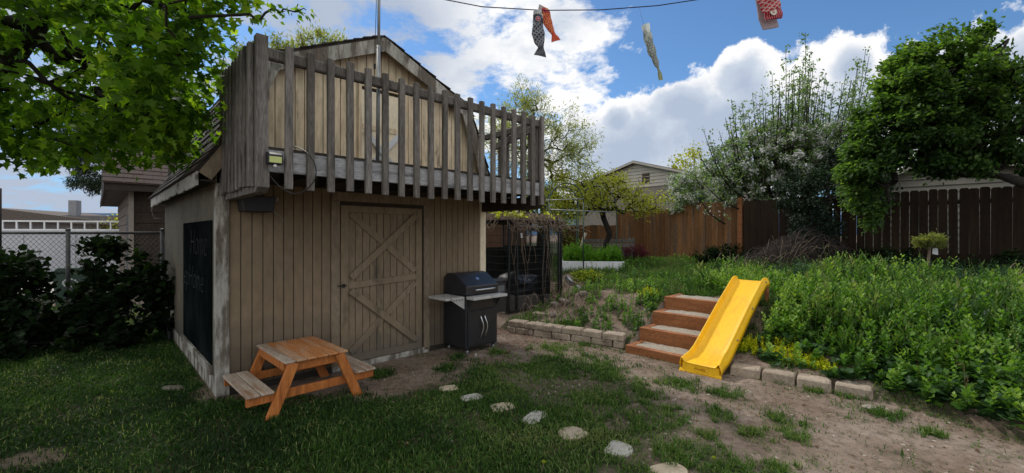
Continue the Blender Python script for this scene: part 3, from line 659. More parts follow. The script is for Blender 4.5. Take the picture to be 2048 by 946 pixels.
# deck
deck = MB(); DY = -1.16; X0, X1 = .06, 3.44; r5 = random.Random(2); y = DY+.02
while y < -.03: deck.box(X0, X1, y, min(y+.088, -.016), 2.285+r5.uniform(0, .004), 2.312); y += .094
deck = deck.build('deck', pm('deck_boards', (.04, .034, .028), (.08, .07, .06), 3, (.6, 5, 5), .5, .95, fine=.4), shed, label='weathered grey upper deck with picket railing')
mb = MB(); mb.box(X0, X1, DY, DY+.038, 2.105, 2.283); mb.build('rim_board', GREYH, deck, bevel=.003)
for xx in (X0, X1-.09):
    mb = MB(); mb.prism([(DY-.02, 1.975), (DY+.06, 1.935), (-.02, 1.935), (-.02, 2.102), (DY-.02, 2.102)], xx, xx+.09, 'x'); mb.build('support_beam', GREYW if xx < 1 else DARKW, deck, bevel=.004)
mb = MB()
for i in range(9): x = X0+.09+i*(X1-X0-.2)/8; mb.box(x, x+.038, DY+.04, -.018, 2.12, 2.282)
mb.build('joists', DARKW, deck)
mb = MB(); mb.box(X0+.02, X1-.02, DY+.002, DY+.062, 3.02, 3.115); mb.build('top_rail', GREYW, deck, bevel=.012)
mb = MB(); mb.box(X0, X0+.05, DY+.065, -.02, 3.02, 3.11); mb.build('top_rail', GREYW, deck, bevel=.01)
mb = MB(); mb.box(X1-.05, X1, DY+.065, -.02, 3.02, 3.11); mb.build('top_rail', GREYW, deck, bevel=.01)
mb = MB(); mb.box(X0-.002, X0+.085, DY-.006, DY+.08, 1.985, 3.20); mb.build('corner_post', GREYW, deck, bevel=.004)
mb = MB(); mb.box(X1-.06, X1+.004, DY+.064, DY+.12, 1.99, 3.12); mb.build('corner_post', GREYW, deck, bevel=.004)
r6 = random.Random(8)
def picket(x, y, side):
    mb = MB(); j = r6.uniform(-.010, .012); tl = r6.uniform(-.006, .006); w = .060; th = .040
    if side: mb.box(x, x+th, y, y+w, 1.985+j, 3.145+j)
    else: mb.box(x, x+w, y, y+th, 1.975+j, 3.15+j)
    for i in range(4, 8): p = mb.v[i]; mb.v[i] = (p[0]+(0 if side else tl), p[1]+(tl if side else 0), p[2])
    return mb.build('picket', GREYW, deck, bevel=.004)
for i in range(19): picket(X0+.20+i*.1735, DY-.043, False)
for i in range(8): picket(X0-.045, DY+.05+i*.138, True)
picket(X0-.045, -.06, True)
for i in range(7): picket(X1+.004, DY+.05+i*.155, True)
# sloping hand rail at the right end of the deck
mb = MB(); mb.bar((X1-.09, DY+.10, 3.0), (X1-.09, -.25, 2.86), .04, .09); mb.build('hand_rail', GREYW, deck, bevel=.004)

# solar lamp on the rim board, dark speaker under the deck, cable, flag pole
p = shedpt(X0+.115, DY-.03)
lamp = empty('solar_lamp', (p[0], p[1], 2.20), ANG, label='small solar security lamp with a yellow-green face on the deck corner', cat='lamp')
mb = MB(); mb.prism([(-.055, -.04), (-.055, .035), (.0, .06), (.01, .06), (.01, -.04)], -.055, .055, 'x'); mb.build('housing', BLKM, lamp, bevel=.004)
mb = MB(); mb.box(-.045, .045, -.0585, -.0555, -.03, .02); mb.build('lens', pm('lamp_lens', (.42, .48, .16), (.55, .60, .22), 5, bump=.1, rough=.3), lamp)
mb = MB(); mb.blob((0, -.045, -.055), (.014, .014, .014), 1, 2, 0); mb.build('sensor', WHITEP, lamp)
p = shedpt(.30, -.16)
sp = empty('outdoor_speaker', (p[0], p[1], 1.89), ANG, label='black box speaker hanging under the left end of the deck', cat='speaker')
mb = MB(); mb.prism([(-.13, -.07), (.13, -.07), (.15, .085), (-.15, .085)], -.09, .13); mb.build('cabinet', BLKM, sp, bevel=.006)
mb = MB(); mb.box(-.02, .02, .0, .04, .086, .21); mb.build('bracket', BLKM, sp); mb = MB(); mb.tube([(.15, 0, .06), (.18, -.02, .05), (.185, -.02, .08)], .012, 6); mb.tube([(.14, 0, -.05), (.20, .05, -.08), (.30, .14, -.16)], .005, 5); mb.build('wire', GALV, sp)
ctl = [(575, 291, 3.66), (592, 294, 3.60), (606, 300, 3.52), (620, 312, 3.47), (631, 333, 3.46), (630, 357, 3.46), (614, 378, 3.47), (592, 388, 3.48), (570, 380, 3.49), (552, 366, 3.5), (538, 348, 3.5)]
pts = []
for k in range(len(ctl)-1):
    p_ = [ctl[max(k-1, 0)], ctl[k], ctl[k+1], ctl[min(k+2, len(ctl)-1)]]
    for q_ in range(5):
        t_ = q_/5; c4 = [.5*((2*p_[1][m])+(-p_[0][m]+p_[2][m])*t_+(2*p_[0][m]-5*p_[1][m]+4*p_[2][m]-p_[3][m])*t_*t_+(-p_[0][m]+3*p_[1][m]-3*p_[2][m]+p_[3][m])*t_**3) for m in range(3)]
        pts.append(at(*c4))
mb = MB(); mb.tube(pts, .005, 6); mb.build('cable', BLKM, smooth=True, label='thin black cable looping down from the deck edge', cat='cable')
px, py = shedpt(1.145, DY+.11)
pole = empty('flag_pole', (px, py, 2.31), 0, label='thin galvanised pole standing behind the deck railing', cat='pole')
mb = MB(); mb.tube([(0, 0, 0), (.01, 0, 1.15)], .019, 10); mb.tube([(.01, 0, 1.10), (.018, 0, 2.1)], .0145, 10); mb.build('shaft', GALV, pole, smooth=True)
mb = MB(); mb.tube([(-.02, 0, .74), (-.035, 0, 1.0), (-.02, 0, 1.3), (.0, 0, 2.08)], .003, 5); mb.tube([(-.03, 0, .92), (-.03, 0, .97)], .012, 6); mb.build('halyard', BLKM, pole)

# ------------------------------------------------------------------ child's picnic table (local x along shed front)
q = shedpt(.615, -.49)
tb = empty('picnic_table', (q[0], q[1], Hs(*q)), ANG+math.radians(1.5), label="small orange-stained child's picnic table with worn benches against the shed", cat='picnic table')
TL = .425; r7 = random.Random(4)
for i in range(6):
    x = -.285+i*.0955; mb = MB(); j = r7.uniform(-.003, .003); mb.box(x, x+.0895, -TL+j, TL+j, .448, .468); mb.build('table_board', GREYT if i == 0 else ORANGET, tb, bevel=.004)
for s in (-1, 1):
    ye = s*(TL-.06)
    mb = MB(); mb.bar((-.255, ye, .405), (.255, ye, .405), .034, .085); mb.build('apron', ORANGE, tb, bevel=.003)
    mb = MB(); mb.box(s*.268-.014, s*.268+.014, -TL+.07, TL-.07, .375, .447); mb.build('side_apron', ORANGE, tb, bevel=.003)
    mb = MB(); mb.bar((-.575, ye-s*.001, .172), (.575, ye-s*.001, .172), .032, .075); mb.build('bench_rail', ORANGE, tb, bevel=.003)
    for e in (-1, 1):
        mb = MB(); yl = ye+s*.036; p0 = Vector((e*.40, yl, -.02)); p1 = Vector((e*.205, yl, .446)); mb.bar(p0, p1, .036, .088, up=(1, 0, 0)); mb.build('leg', ORANGE, tb, bevel=.004)
for e in (-1, 1):
    for k in range(2):
        x = e*.475+(k-.5)*.112; mb = MB(); mb.box(x-.052, x+.052, -TL+.015, TL-.015, .211, .232); mb.build('bench_board', GREYT, tb, bevel=.004)

# ------------------------------------------------------------------ pellet barbecue
q = (-.63+.03, 5.67+.02)
gr = empty('barbecue_grill', (q[0], q[1], Hs(*q)), math.radians(45), label='black cabinet barbecue grill with sloping lid, grey shelves and steel handles', cat='barbecue')
GW, GD = .565, .50
mb = MB(); mb.box(0, GW, .012, GD, .075, .74); mb.build('cabinet', BLKP, gr, bevel=.006)
for k in range(2):
    x0 = .03+k*.255; mb = MB(); mb.box(x0, x0+.250, -.006, .0115, .10, .565); d_ = mb.build('door', BLKP, gr, bevel=.004)
    xh = .03+.253+(-.045 if k == 0 else .025); mb = MB(); sg = 1
    pts = [(xh+.018*math.cos(a_*PI)*0+(.022*(1-math.cos((a_)*2*PI))/2)*(1), -.012-.035*math.sin(a_*PI), .19+.30*a_) for a_ in [i/12 for i in range(13)]]
    mb.tube(pts, .009, 8); mb.build('handle', STEEL, d_, smooth=True)
mb = MB(); mb.box(.0, GW, -.002, .0115, .585, .735); mb.build('control_panel', BLKP, gr, bevel=.004)
mb = MB(); mb.box(-.004, GW+.004, -.008, GD+.002, .742, .775); mb.build('lid_rim', BLKP, gr, bevel=.004)
mb = MB(); lp = [(-.01, .777), (-.012, .90), (.235, 1.045), (.30, 1.058), (.42, 1.055), (.49, 1.0), (.50, .777)]
mb.prism(lp, -.006, GW+.006, 'x'); lid = mb.build('lid', BLKP, gr, bevel=.010)
mb = MB(); mb.tube([(.13, -.012, .845), (.145, -.05, .85), (.20, -.058, .85), (.42, -.058, .85), (.475, -.05, .85), (.49, -.012, .845)], .011, 8); mb.build('handle', STEEL, lid, smooth=True)
mb = MB(); mb.tube([(.19+.09, .112, .972), (.19+.09, .104, .985)], .026, 14); mb.build('thermometer', STEEL, lid, smooth=False)
mb = MB(); mb.box(-.01, GW+.03, -.165, -.010, .735, .772); mb.build('front_shelf', SHELF, gr, bevel=.004)
for x in (.03, GW-.04):
    mb = MB(); mb.prism([(-.012, .60), (-.012, .733), (-.10, .733)], x, x+.006, 'x'); mb.build('shelf_bracket', BLKP, gr)
mb = MB(); mb.box(-.30, -.008, .04, .43, .735, .768); mb.build('side_shelf', SHELF, gr, bevel=.004)
mb = MB(); mb.prism([(-.008, .60), (-.008, .768), (-.22, .768), (-.22, .735)], .030, .038); mb.build('shelf_bracket', SHELF, gr)
for i in range(4): mb = MB(); x = -.06-i*.045; mb.tube([(x, .03, .745), (x, .005, .735), (x-.008, .0, .72)], .004, 5); mb.build('hook', BLKM, gr)
hp = MB(); hp.box(GW+.02, GW+.26, .10, .46, .46, .90); hp = hp.build('pellet_hopper', BLKP, gr, bevel=.006)
mb = MB(); mb.box(GW+.012, GW+.268, .09, .47, .902, .925); mb.build('hopper_lid', BLKP, hp, bevel=.004)
mb = MB(); mb.box(GW+.08, GW+.22, .092, .0985, .76, .85); mb.build('control_display', pm('panel_grey', (.10, .11, .12), (.15, .16, .17), 5, bump=0, rough=.3), hp)
for i, (x, y) in enumerate([(.05, .05), (GW-.05, .05), (.05, GD-.05), (GW-.05, GD-.05)]):
    c = MB(); c.box(x-.018, x+.018, y-.014, y+.014, .035, .074); c = c.build('caster', BLKM, gr, bevel=.003)
    mb = MB(); mb.tube([(x-.012, y, .024), (x+.012, y, .024)], .026, 12); mb.build('wheel', GALV, c, smooth=True)
# ------------------------------------------------------------------ retaining walls, steps, slide
def rblock(mb, c, ang, L, dpt, h, seed, z0):
    r = random.Random(seed); cs, sn = math.cos(ang), math.sin(ang); vs = []
    for z in (0, h):
        for y in (0, dpt):
            for x in (-L/2, L/2):
                k = .94 if z else 1; xx = x*k+r.uniform(-.006, .006); yy = y+(.012 if (z and y == 0) else 0)+r.uniform(-.006, .006)
                vs.append((c[0]+xx*cs-yy*sn, c[1]+xx*sn+yy*cs, z0+z+r.uniform(-.004, .004)))
    mb.add(vs, [(0, 2, 3, 1), (4, 5, 7, 6), (0, 1, 5, 4), (2, 6, 7, 3), (0, 4, 6, 2), (1, 3, 7, 5)])
A0 = Vector((-.10, 6.98)); A1 = Vector((1.52, 5.94)); dv = (A1-A0); LL = dv.length; dv.normalize(); wa = math.atan2(dv.y, dv.x)
rw = empty('retaining_wall', (A0.x, A0.y, 0), 0, label='low two-course retaining wall of tan concrete blocks running from the kennel to the steps', cat='retaining wall')
n = 6; bl_ = LL/n
for row in range(3):
    for i in range(n+(1 if row == 1 else 0)):
        s = (i+.5)*bl_-(bl_/2 if row == 1 else 0)
        c = (dv.x*s-dv.y*.02*row, dv.y*s+dv.x*.02*row); mb = MB()
        if row == 1 and i in (0, n): s = s+(bl_/4 if i == 0 else -bl_/4); c = (dv.x*s-dv.y*.02, dv.y*s+dv.x*.02)
        rblock(mb, c, wa, bl_*(.5 if row == 1 and i in (0, n) else 1)-.008, .20, .088, row*20+i, -.075+row*.091)
        mb.build('block', BLOCK, rw, bevel=.012)
# loose slab on the soil behind the wall's far end
p = gpt(1082, 633); mb = MB(); rblock(mb, (0, 0), math.radians(-22), .34, .2, .07, 77, 0); o = mb.build('concrete_block', BLOCK, bevel=.012, label='loose flat concrete block lying behind the low block wall near the kennel', cat='block'); o.location = (p[0], p[1], Hs(*p)-.02)
B0 = Vector((2.47, 4.93)); B1 = Vector((3.46, 4.13)); dv = B1-B0; LL = dv.length; dv.normalize(); wa = math.atan2(dv.y, dv.x)
lab = ['concrete edging block beside the foot of the yellow slide', 'second edging block from the slide, yellow sedum behind it', 'third edging block from the slide, small sedum sprig over its end', 'last edging block from the slide, half under leafy weeds']
for i in range(4):
    mb = MB(); rblock(mb, (0, 0), wa+(.03, -.02, .015, -.03)[i], LL/4-.012, .21, .115, 50+i, 0); s = (i+.5)*LL/4
    o = mb.build('edging_block', BLOCK, bevel=.012, label=lab[i], cat='block', group='edging blocks in front of the weedy bank'); o.location = (B0.x+dv.x*s, B0.y+dv.y*s, -.012)
# steps
st = empty('garden_steps', (S0[0], S0[1], 0), ANG, label='four garden steps of red-stained timber filled with pale gravel', cat='steps')
WS = 1.06
for i in range(4):
    x = i*RUN; zt = .105+.181*i; zb = zt-.20; w0 = .0
    mb = MB(); mb.box(x, x+.09, -WS, w0, zb, zt); mb.build('front_timber', REDW, st, bevel=.006)
    mb = MB(); mb.box(x+.092, x+RUN+.12, -.09, w0-.001, zb, zt-.002); mb.build('side_timber', REDW, st, bevel=.006)
    # gravel tread with a lumpy top
    nx2, ny2 = 16, 40; xs2 = np.linspace(x+.085, x+RUN+.03, nx2); ys2 = np.linspace(-WS, -.088, ny2); A, B = np.meshgrid(xs2, ys2)
    Z = zt-.010+.02*(fbm(A, B, 14, 7+i)-.5)+.012*np.exp(-((B+.45)/.3)**2)-.015*np.exp(-((A-x-.09)/.03)**2); V = np.stack([A.ravel(), B.ravel(), Z.ravel()], 1); ii = np.arange(nx2*ny2).reshape(ny2, nx2)
    Tq = np.stack([ii[:-1, :-1].ravel(), ii[:-1, 1:].ravel(), ii[1:, 1:].ravel(), ii[1:, :-1].ravel()], 1)
    npmesh('gravel_tread', V, Tq, GRAV, st, smooth=True)
# slide: a swept channel with raised rolled edges; local x uphill, y across
SL0 = (2.06, 5.12); sa = math.radians(43.5)
sl_ = empty('garden_slide', (SL0[0], SL0[1], 0), sa, label='bright yellow plastic slide leaning on the bank beside the timber steps', cat='slide')
SW = .40
prof = [(-.10, .02), (-.095, .11), (0.0, .125), (.10, .135), (.22, .175), (.36, .26), (.55, .375), (.9, .59), (1.25, .79), (1.46, .905), (1.54, .945), (1.60, .95), (1.64, .93)]
def smooth_path(p, n):
    P = np.array(p); d = np.concatenate([[0], np.cumsum(np.hypot(*np.diff(P, axis=0).T))]); s = np.linspace(0, d[-1], n)
    X = np.interp(s, d, P[:, 0]); Z = np.interp(s, d, P[:, 1])
    for _ in range(2):
        X[2:-1] = (X[1:-2]+X[2:-1]*2+X[3:])/4 if len(X[3:]) == len(X[2:-1]) else X[2:-1]
    return X, Z
PX, PZ = smooth_path(prof[1:], 46)
def sec(i, wscale=1.0):
    """cross-section across the slide: outer skirt, rim, inner wall, bed"""
    f = i/45.0; rim = .085 if f > .12 else .085*(.55+.45*f/.12); fl = 1.0+.10*sstep(.10, 0, f)+.06*sstep(.93, 1, f)
    rim *= 1-.5*sstep(.90, 1.0, f); sk = .07
    h = SW/2*fl
    half = [(0, 0), (h*.55, .001), (h*.78, .006), (h*.85, .02), (h*.885, rim*.75), (h*.915, rim), (h*.965, rim*1.02), (h*1.0, rim*.88), (h*1.005, rim*.45), (h*1.035, rim*.42), (h*1.04, -.0), (h*1.065, -.004), (h*1.07, -sk)]
    return [(-a, b) for a, b in reversed(half[1:])]+half
V = []; cs_n = None
for i in range(46):
    s = sec(i); cs_n = len(s); j0, j1 = max(0, i-1), min(45, i+1); tx, tz = PX[j1]-PX[j0], PZ[j1]-PZ[j0]; l = math.hypot(tx, tz); nx_, nz_ = -tz/l, tx/l
    for a, b in s: V.append((PX[i]+nx_*b, -SW/2+a, max(PZ[i]+nz_*b, -.02)))
Fs = []
for i in range(45):
    for j in range(cs_n-1): a = i*cs_n+j; Fs.append((a, a+cs_n, a+cs_n+1, a+1))
mb = MB(); mb.add(V, Fs); body = mb.build('slide_bed', YEL, sl_, smooth=True); so_ = body.modifiers.new('thickness', 'SOLIDIFY'); so_.thickness = .006
# front foot: closed skirt with a small lip
mb = MB(); hw = SW/2*1.2
mb.add([(-.085, -SW/2-hw, -.015), (-.085, -SW/2+hw, -.015), (-.075, -SW/2+hw*.97, .05), (-.075, -SW/2-hw*.97, .05), (-.10, -SW/2-hw*1.02, -.015), (-.10, -SW/2+hw*1.02, -.015), (-.098, -SW/2+hw, .012), (-.098, -SW/2-hw, .012)], [(3, 2, 1, 0), (7, 6, 5, 4), (3, 7, 6, 2)])
mb.prism([(-.09, .0), (-.01, .0), (.0, .128), (-.085, .112)], -SW/2-hw*.88, -SW/2+hw*.88, 'y'); foot = mb.build('slide_foot', YEL, sl_, bevel=.012)
mb = MB(); mb.tube([(-.094, -SW/2+.06, .06), (-.096, -SW/2+.04, .072), (-.094, -SW/2+.02, .058), (-.094, -SW/2-.02, .066), (-.095, -SW/2-.035, .05)], .004, 5); mb.tube([(-.094, -SW/2-.03, .076), (-.095, -SW/2-.06, .064), (-.094, -SW/2-.05, .045)], .004, 5); mb.build('emblem', pm('worn_emblem', (.30, .14, .01), (.38, .18, .01), 9, bump=0), foot)
for s in (-1, 1):
    mb = MB(); mb.box(1.57, 1.63, -SW/2+s*(SW/2+.0)-.02, -SW/2+s*(SW/2+.0)+.02, .40, .90+.02); mb.build('post', REDW, sl_, bevel=.004)

for s in (-1, 1):
    for xx_ in (1.50, 1.00, .45):
        i_ = int(np.argmin(abs(PX-xx_))); mb = MB(); yy_ = -SW/2+s*SW/2*1.045; mb.tube([(PX[i_], yy_, PZ[i_]+.015), (PX[i_], yy_+s*.012, PZ[i_]+.015)], .011, 10); mb.build('bolt', GALV, sl_, smooth=True)
# stepping stones
LS = [('tan', 897, 778, .095, .075, 'smallest tan stepping stone, nearest the shed door'), ('grey', 942, 797, .115, .07, 'pale grey stepping stone, second from the shed'), ('tan', 1005, 817, .11, .085, 'tan stepping stone, third from the shed'),
      ('grey', 1068, 838, .14, .075, 'long pale grey stepping stone in the middle of the path'), ('tan', 1145, 870, .118, .105, 'large tan squarish stepping stone, fifth from the shed'), ('grey', 1237, 900, .115, .09, 'speckled grey stepping stone, sixth from the shed'), ('tan', 1340, 944, .125, .10, 'nearest stepping stone, cut by the bottom of the view, dark pits in it')]
STG = pm('pale_flagstone', (.36, .34, .30), (.48, .455, .41), 7, bump=.5, rough=.95, fine=.2, c3=(.27, .255, .23), s3=11, t3=.66, w3=.08)
for i, (k, u, v, a_, b_, lb) in enumerate(LS):
    x, y = gp(u, v); r = random.Random(i+3); th = 1.0 if i in (3, 5) else (.6 if i == 1 else .4); n = 28; top = []; crn = [r.uniform(.84, 1.12) for _ in range(8)]; e = 2/(3.2 if k == 'grey' else 3.0)
    for j in range(n):
        q = 2*PI*j/n; c_, s_ = math.cos(q), math.sin(q); kq = j/n*8; kf = kq-int(kq); kk_ = crn[int(kq) % 8]*(1-kf)+crn[(int(kq)+1) % 8]*kf; X = a_*abs(c_)**e*math.copysign(1, c_)*kk_*(1+r.uniform(-.025, .025)); Y = b_*abs(s_)**e*math.copysign(1, s_)*kk_*(1+r.uniform(-.025, .025))
        top.append((X*math.cos(th)-Y*math.sin(th), X*math.sin(th)+Y*math.cos(th)))
    mb = MB(); vs = [(p[0]*1.03, p[1]*1.03, -.03) for p in top]+[(p[0]*1.02, p[1]*1.02, .022) for p in top]+[(p[0]*.95, p[1]*.95, .030) for p in top]+[(p[0]*.5, p[1]*.5, .031+r.uniform(-.003, .003)) for p in top]+[(0, 0, .031)]
    fs = [(l_*n+j, l_*n+(j+1) % n, (l_+1)*n+(j+1) % n, (l_+1)*n+j) for l_ in range(3) for j in range(n)]+[(3*n+j, 3*n+(j+1) % n, 4*n) for j in range(n)]
    mb.add(vs, fs); o = mb.build('stepping_stone', STONE if k == 'tan' else STG, label=lb, cat='stepping stone', group='stepping stones across the lawn'); o.location = (x, y, Hs(x, y)-.014)
    LS[i] = (x, y, max(a_, b_))
# rocks
RK = [(1930, 606, .17, 'rounded grey-green boulder among the ferns at the right'), (1140, 590, .13, 'brown rock beside the kennel corner under the pale tarp'), (1158, 578, .12, 'flat pinkish rock at the right end of the rock pile'), (1166, 590, .08, 'small grey rock in front of the flat pinkish rock'), (1128, 606, .12, 'upright tan rock below the tarp'), (1110, 612, .10, 'dark grey rock against the kennel front corner'), (1106, 632, .07, 'small white-topped rock at the foot of the kennel'), (1345, 545, .0, ''), (1700, 768, .08, 'flat pale stone at the weed edge past the last edging block'), (1740, 817, .06, 'small chipped stone lying on the bare soil at the right'), (1668, 800, .0, ''), (300, 660, .20, 'low grey rock at the shed corner under the dark shrubs'), (345, 782, .10, 'flat mossy stone sunk in the lawn by the shed side')]
for i, (u, v, s, lb) in enumerate(RK):
    if not s: continue
    x, y = gpt(u, v); mb = MB(); mb.blob((0, 0, 0), (s, s*.8, s*(.55 if i < 7 else .28)), 20+i, 3, .24)
    o = mb.build('rock', ROCKM, smooth=True, label=lb, cat='rock'); o.location = (x, y, Hs(x, y)+s*.18); o.rotation_euler = (0, 0, i*1.3)

# ------------------------------------------------------------------ wire kennel with dry vines on top
K0 = (-.06, 8.55); KW, KD, KH = 1.62, 1.9, 1.83
kn = empty('wire_kennel', (K0[0], K0[1], .02), ANG, label='black wire dog kennel behind the shed, overgrown with dry vines', cat='kennel')
KM = pm('kennel_steel', (.010, .012, .012), (.022, .026, .025), 9, bump=.1, rough=.5)
for (x, y) in ((0, 0), (.23, 0), (KW*.62, 0), (KW-.09, 0), (KW, 0), (0, KD), (KW, KD), (0, KD/2), (KW, KD/2)): mb = MB(); mb.tube([(x, y, 0), (x, y, KH)], .022 if y == 0 else .018, 8); mb.build('post', KM, kn)
for z in (.04, KH):
    mb = MB(); mb.tube([(0, 0, z), (KW, 0, z), (KW, KD, z), (0, KD, z), (0, .01, z)], .016, 6); mb.build('frame', KM, kn)
def panel(a, b):
    mb = MB(); L = math.hypot(b[0]-a[0], b[1]-a[1]); n = int(L/.036)
    for i in range(1, n): s = i/n; x, y = a[0]+(b[0]-a[0])*s, a[1]+(b[1]-a[1])*s; mb.tube([(x, y, .05), (x, y, KH-.02)], .0042, 3, False)
    for i in range(1, 13): z = KH*i/13; mb.tube([(*a, z), (*b, z)], .0042, 3, False)
    return mb
panel((0, 0), (KW, 0)).build('front_panel', KM, kn); panel((KW, 0), (KW, KD)).build('side_panel', KM, kn); panel((0, KD), (0, 0)).build('side_panel', KM, kn); mb = MB(); mb.box(.03, KW-.03, KD-.04, KD-.03, .05, 1.25); mb.build('rear_shade_sheet', pm('shade_sheet', (.014, .014, .011), (.038, .036, .028), 7, bump=.2), kn)  # solid dark sheet at the back added to stand in for interior shade
mb = MB(); mb.box(KW-.05, KW-.04, .3, KD-.05, .05, 1.3); mb.build('side_shade_sheet', MATS['shade_sheet'], kn); mb = MB(); mb.box(.03, .04, .9, KD-.05, .05, KH-.02); mb.build('side_shade_sheet', MATS['shade_sheet'], kn)  # more dark sheets added so the kennel inside looks shaded
mb = MB(); mb.box(-.05, KW+.05, -.05, KD+.05, KH+.02, KH+.035); mb.build('roof_cover', pm('dark_cover', (.012, .011, .012), (.03, .028, .03), 4, bump=.4), kn)
mb = MB(); mb.box(.30, .36, -.03, -.022, 1.50, 1.60); mb.build('white_tag', WHITEP, kn)
mb = MB(); mb.tube([(.26, -.035, KH-.08), (.95, -.035, KH-.10)], .012, 6); mb.build('door_bar', GALV, kn)
# contents: folded tarp, cinder blocks
def kpt(x, y): return (K0[0]+x*D[0]+y*M[0], K0[1]+x*D[1]+y*M[1])
mb = MB(); mb.blob((0, 0, .34), (.50, .42, .36), 5, 3, .3); o = mb.build('tarp_heap', pm('black_tarp', (.008, .008, .010), (.02, .02, .024), 5, bump=.7, rough=.5), smooth=True, label='heap of black tarpaulin inside the kennel', cat='tarp'); o.location = (*kpt(.95, .75), .02)
mb = MB(); mb.blob((0, 0, 0), (.26, .12, .11), 8, 3, .3); o = mb.build('blue_bag', pm('bluegrey_bag', (.10, .12, .17), (.20, .22, .28), 14, bump=.6, rough=.7, c3=(.02, .02, .03), s3=14, t3=.5, w3=.03), smooth=True, label='crumpled blue-grey bag on top of the tarp heap in the kennel', cat='bag'); o.location = (*kpt(.86, .35), .62)
for i, (x, w_, h_) in enumerate([(.14, .18, .34), (.62, .62, .30), (1.18, .3, .26)]):
    mb = MB(); mb.box(-w_/2, w_/2, 0, .12, 0, h_); o = mb.build('cinder_block', pm('dim_block', (.10, .09, .08), (.16, .145, .13), 8, bump=.5, fine=.3), bevel=.01, label=['narrow cinder block standing at the kennel left post', 'wide cinder block slab along the inside of the kennel front', 'short cinder block inside the kennel near its right corner'][i], cat='block', group='blocks inside the kennel'); o.location = (*kpt(x, .06), .02); o.rotation_euler = (0, 0, ANG)
# pale tarp draped at the kennel's right foot
tx, ty = 1.16, 9.45; V = []; n1_, n2_ = 14, 10
for i in range(n1_):
    for j in range(n2_):
        s = i/(n1_-1); q = j/(n2_-1)-.5; x = tx+.05+s*.38-q*.10; y = ty-.30*s+q*.34*(1-.3*s); z = .66-.38*s-.9*q*q*.25+.025*math.sin(9*q+5*s)+.03*math.sin(14*s+3*q)
        V.append((x-tx, y-ty, z+.07*max(0, s-.8)*5))
ii = np.arange(n1_*n2_).reshape(n1_, n2_); Tq = np.stack([ii[:-1, :-1].ravel(), ii[:-1, 1:].ravel(), ii[1:, 1:].ravel(), ii[1:, :-1].ravel()], 1)
o = npmesh('pale_tarp', V, Tq, TARPM, smooth=True, label='pale grey tarpaulin draped over the bank beside the kennel', cat='tarp'); o.location = (tx, ty, 0)
# vine mat
def vines(name, label, strands, r, matr, leafm=None, leafN=0, leafs=.05, **kw):
    root = empty(name, (0, 0, 0), 0, label=label, cat='vine'); mb = MB()
    for s in strands: mb.tube(s, [r*(1-.5*i/len(s)) for i in range(len(s))], 4, False)
    if kw.get('stuff'):
        COL.objects.unlink(root); bpy.data.objects.remove(root); return mb.build(name, matr, smooth=True, label=label, cat=kw['stuff'], kind='stuff')
    root.location = Vector(strands[0][0]); off = Vector(strands[0][0]); mb.v = [(a-off.x, b-off.y, c-off.z) for a, b, c in mb.v]
    mb.build('stems', matr, root, smooth=True)
    return root
rv = random.Random(21); S = []
for i in range(420):
    x = rv.uniform(-.10, KW+.12); y = rv.uniform(-.12, KD*.9); z = KH+.06+rv.uniform(0, .09); a = rv.uniform(0, 6.28); L = rv.uniform(.2, .7); pts = []; tu = rv.uniform(-2.5, 2.5)
    for k in range(7):
        s = k/6; xx = x+math.cos(a+tu*s)*L*s; yy = y+math.sin(a+tu*s)*L*s; zz_ = z+.06*math.sin(s*5+i)+.03*rv.uniform(-1, 1)
        out = max(-xx-.03, xx-KW-.03, -yy-.06, 0); zz_ -= min(out*2.0, .22); pts.append((*kpt(xx, yy), zz_+.02))
    S.append(pts)
for i in range(34):
    x = rv.uniform(-.12, KW+.05); y = -.05-rv.uniform(0, .06); z = KH+.05; pts = []; L = rv.choice((.25, .4, .5, .9, 1.3, 1.6)); ph = rv.uniform(0, 6)
    for k in range(11): s = k/10; pts.append((*kpt(x+.10*math.sin(ph+s*4)*s+.12*rv.uniform(-.2, .2), y-.03*math.sin(s*6+ph)-.05*s), z-L*s+.02))
    S.append(pts)
vn = vines('vine_mat', 'tangled mat of dry brown vines with a few green leaves on the kennel roof', S, .0055, TWIG)
rl = np.random.default_rng(3); n = 120; xx = np.concatenate([rl.uniform(-.15, .55, 90), rl.uniform(.5, KW, 30)]); yy = rl.uniform(-.15, .5, n); zz2 = KH+.10+rl.uniform(0, .12, n); PP = np.stack([K0[0]+xx*D[0]+yy*M[0], K0[1]+xx*D[1]+yy*M[1], zz2], 1)-np.array(vn.location)
V, T, k = leaves(PP, rl.normal(0, .5, (n, 3))+np.array([0, 0, .3]), .075*rl.uniform(.6, 1.2, n), 'round', rng=rl); npmesh('foliage', V, T, LEAFY, vn, attrs={'rnd': np.repeat(rl.uniform(.1, .8, n), k)})
# tangle of canes at the kennel's foot
S = []
for i in range(46):
    u = rv.uniform(1040, 1165); v = rv.uniform(590, 645); x, y = gpt(u, v); a = rv.uniform(0, 6.28); L = rv.uniform(.2, .65); h = rv.uniform(.05, .42); pts = []
    for k in range(9): s = k/8; xx, yy = x+math.cos(a+s)*L*(s-.5), y+math.sin(a+s)*L*(s-.5)*.6; pts.append((xx, yy, Hs(xx, yy)+.01+h*math.sin(PI*s)*(1+.2*math.sin(7*s+i))))
    S.append(pts)
vines('cane_tangle', 'arching pale dry canes tangled over the soil at the foot of the kennel', S, .006, TWIG, stuff='canes')
S = []
for i in range(130):
    u = rv.gauss(1030, 28); v = rv.gauss(682, 16)
    if v < 655: v = 660
    x, y = gpt(u, v); a = rv.uniform(0, 6.28); L = rv.uniform(.06, .28); S.append([(x+math.cos(a+s*.6)*L*s, y+math.sin(a+s*.6)*L*s, Hs(x, y)+.006+.02*math.sin(PI*s)+.006*rv.random()) for s in (0, .33, .66, 1)])
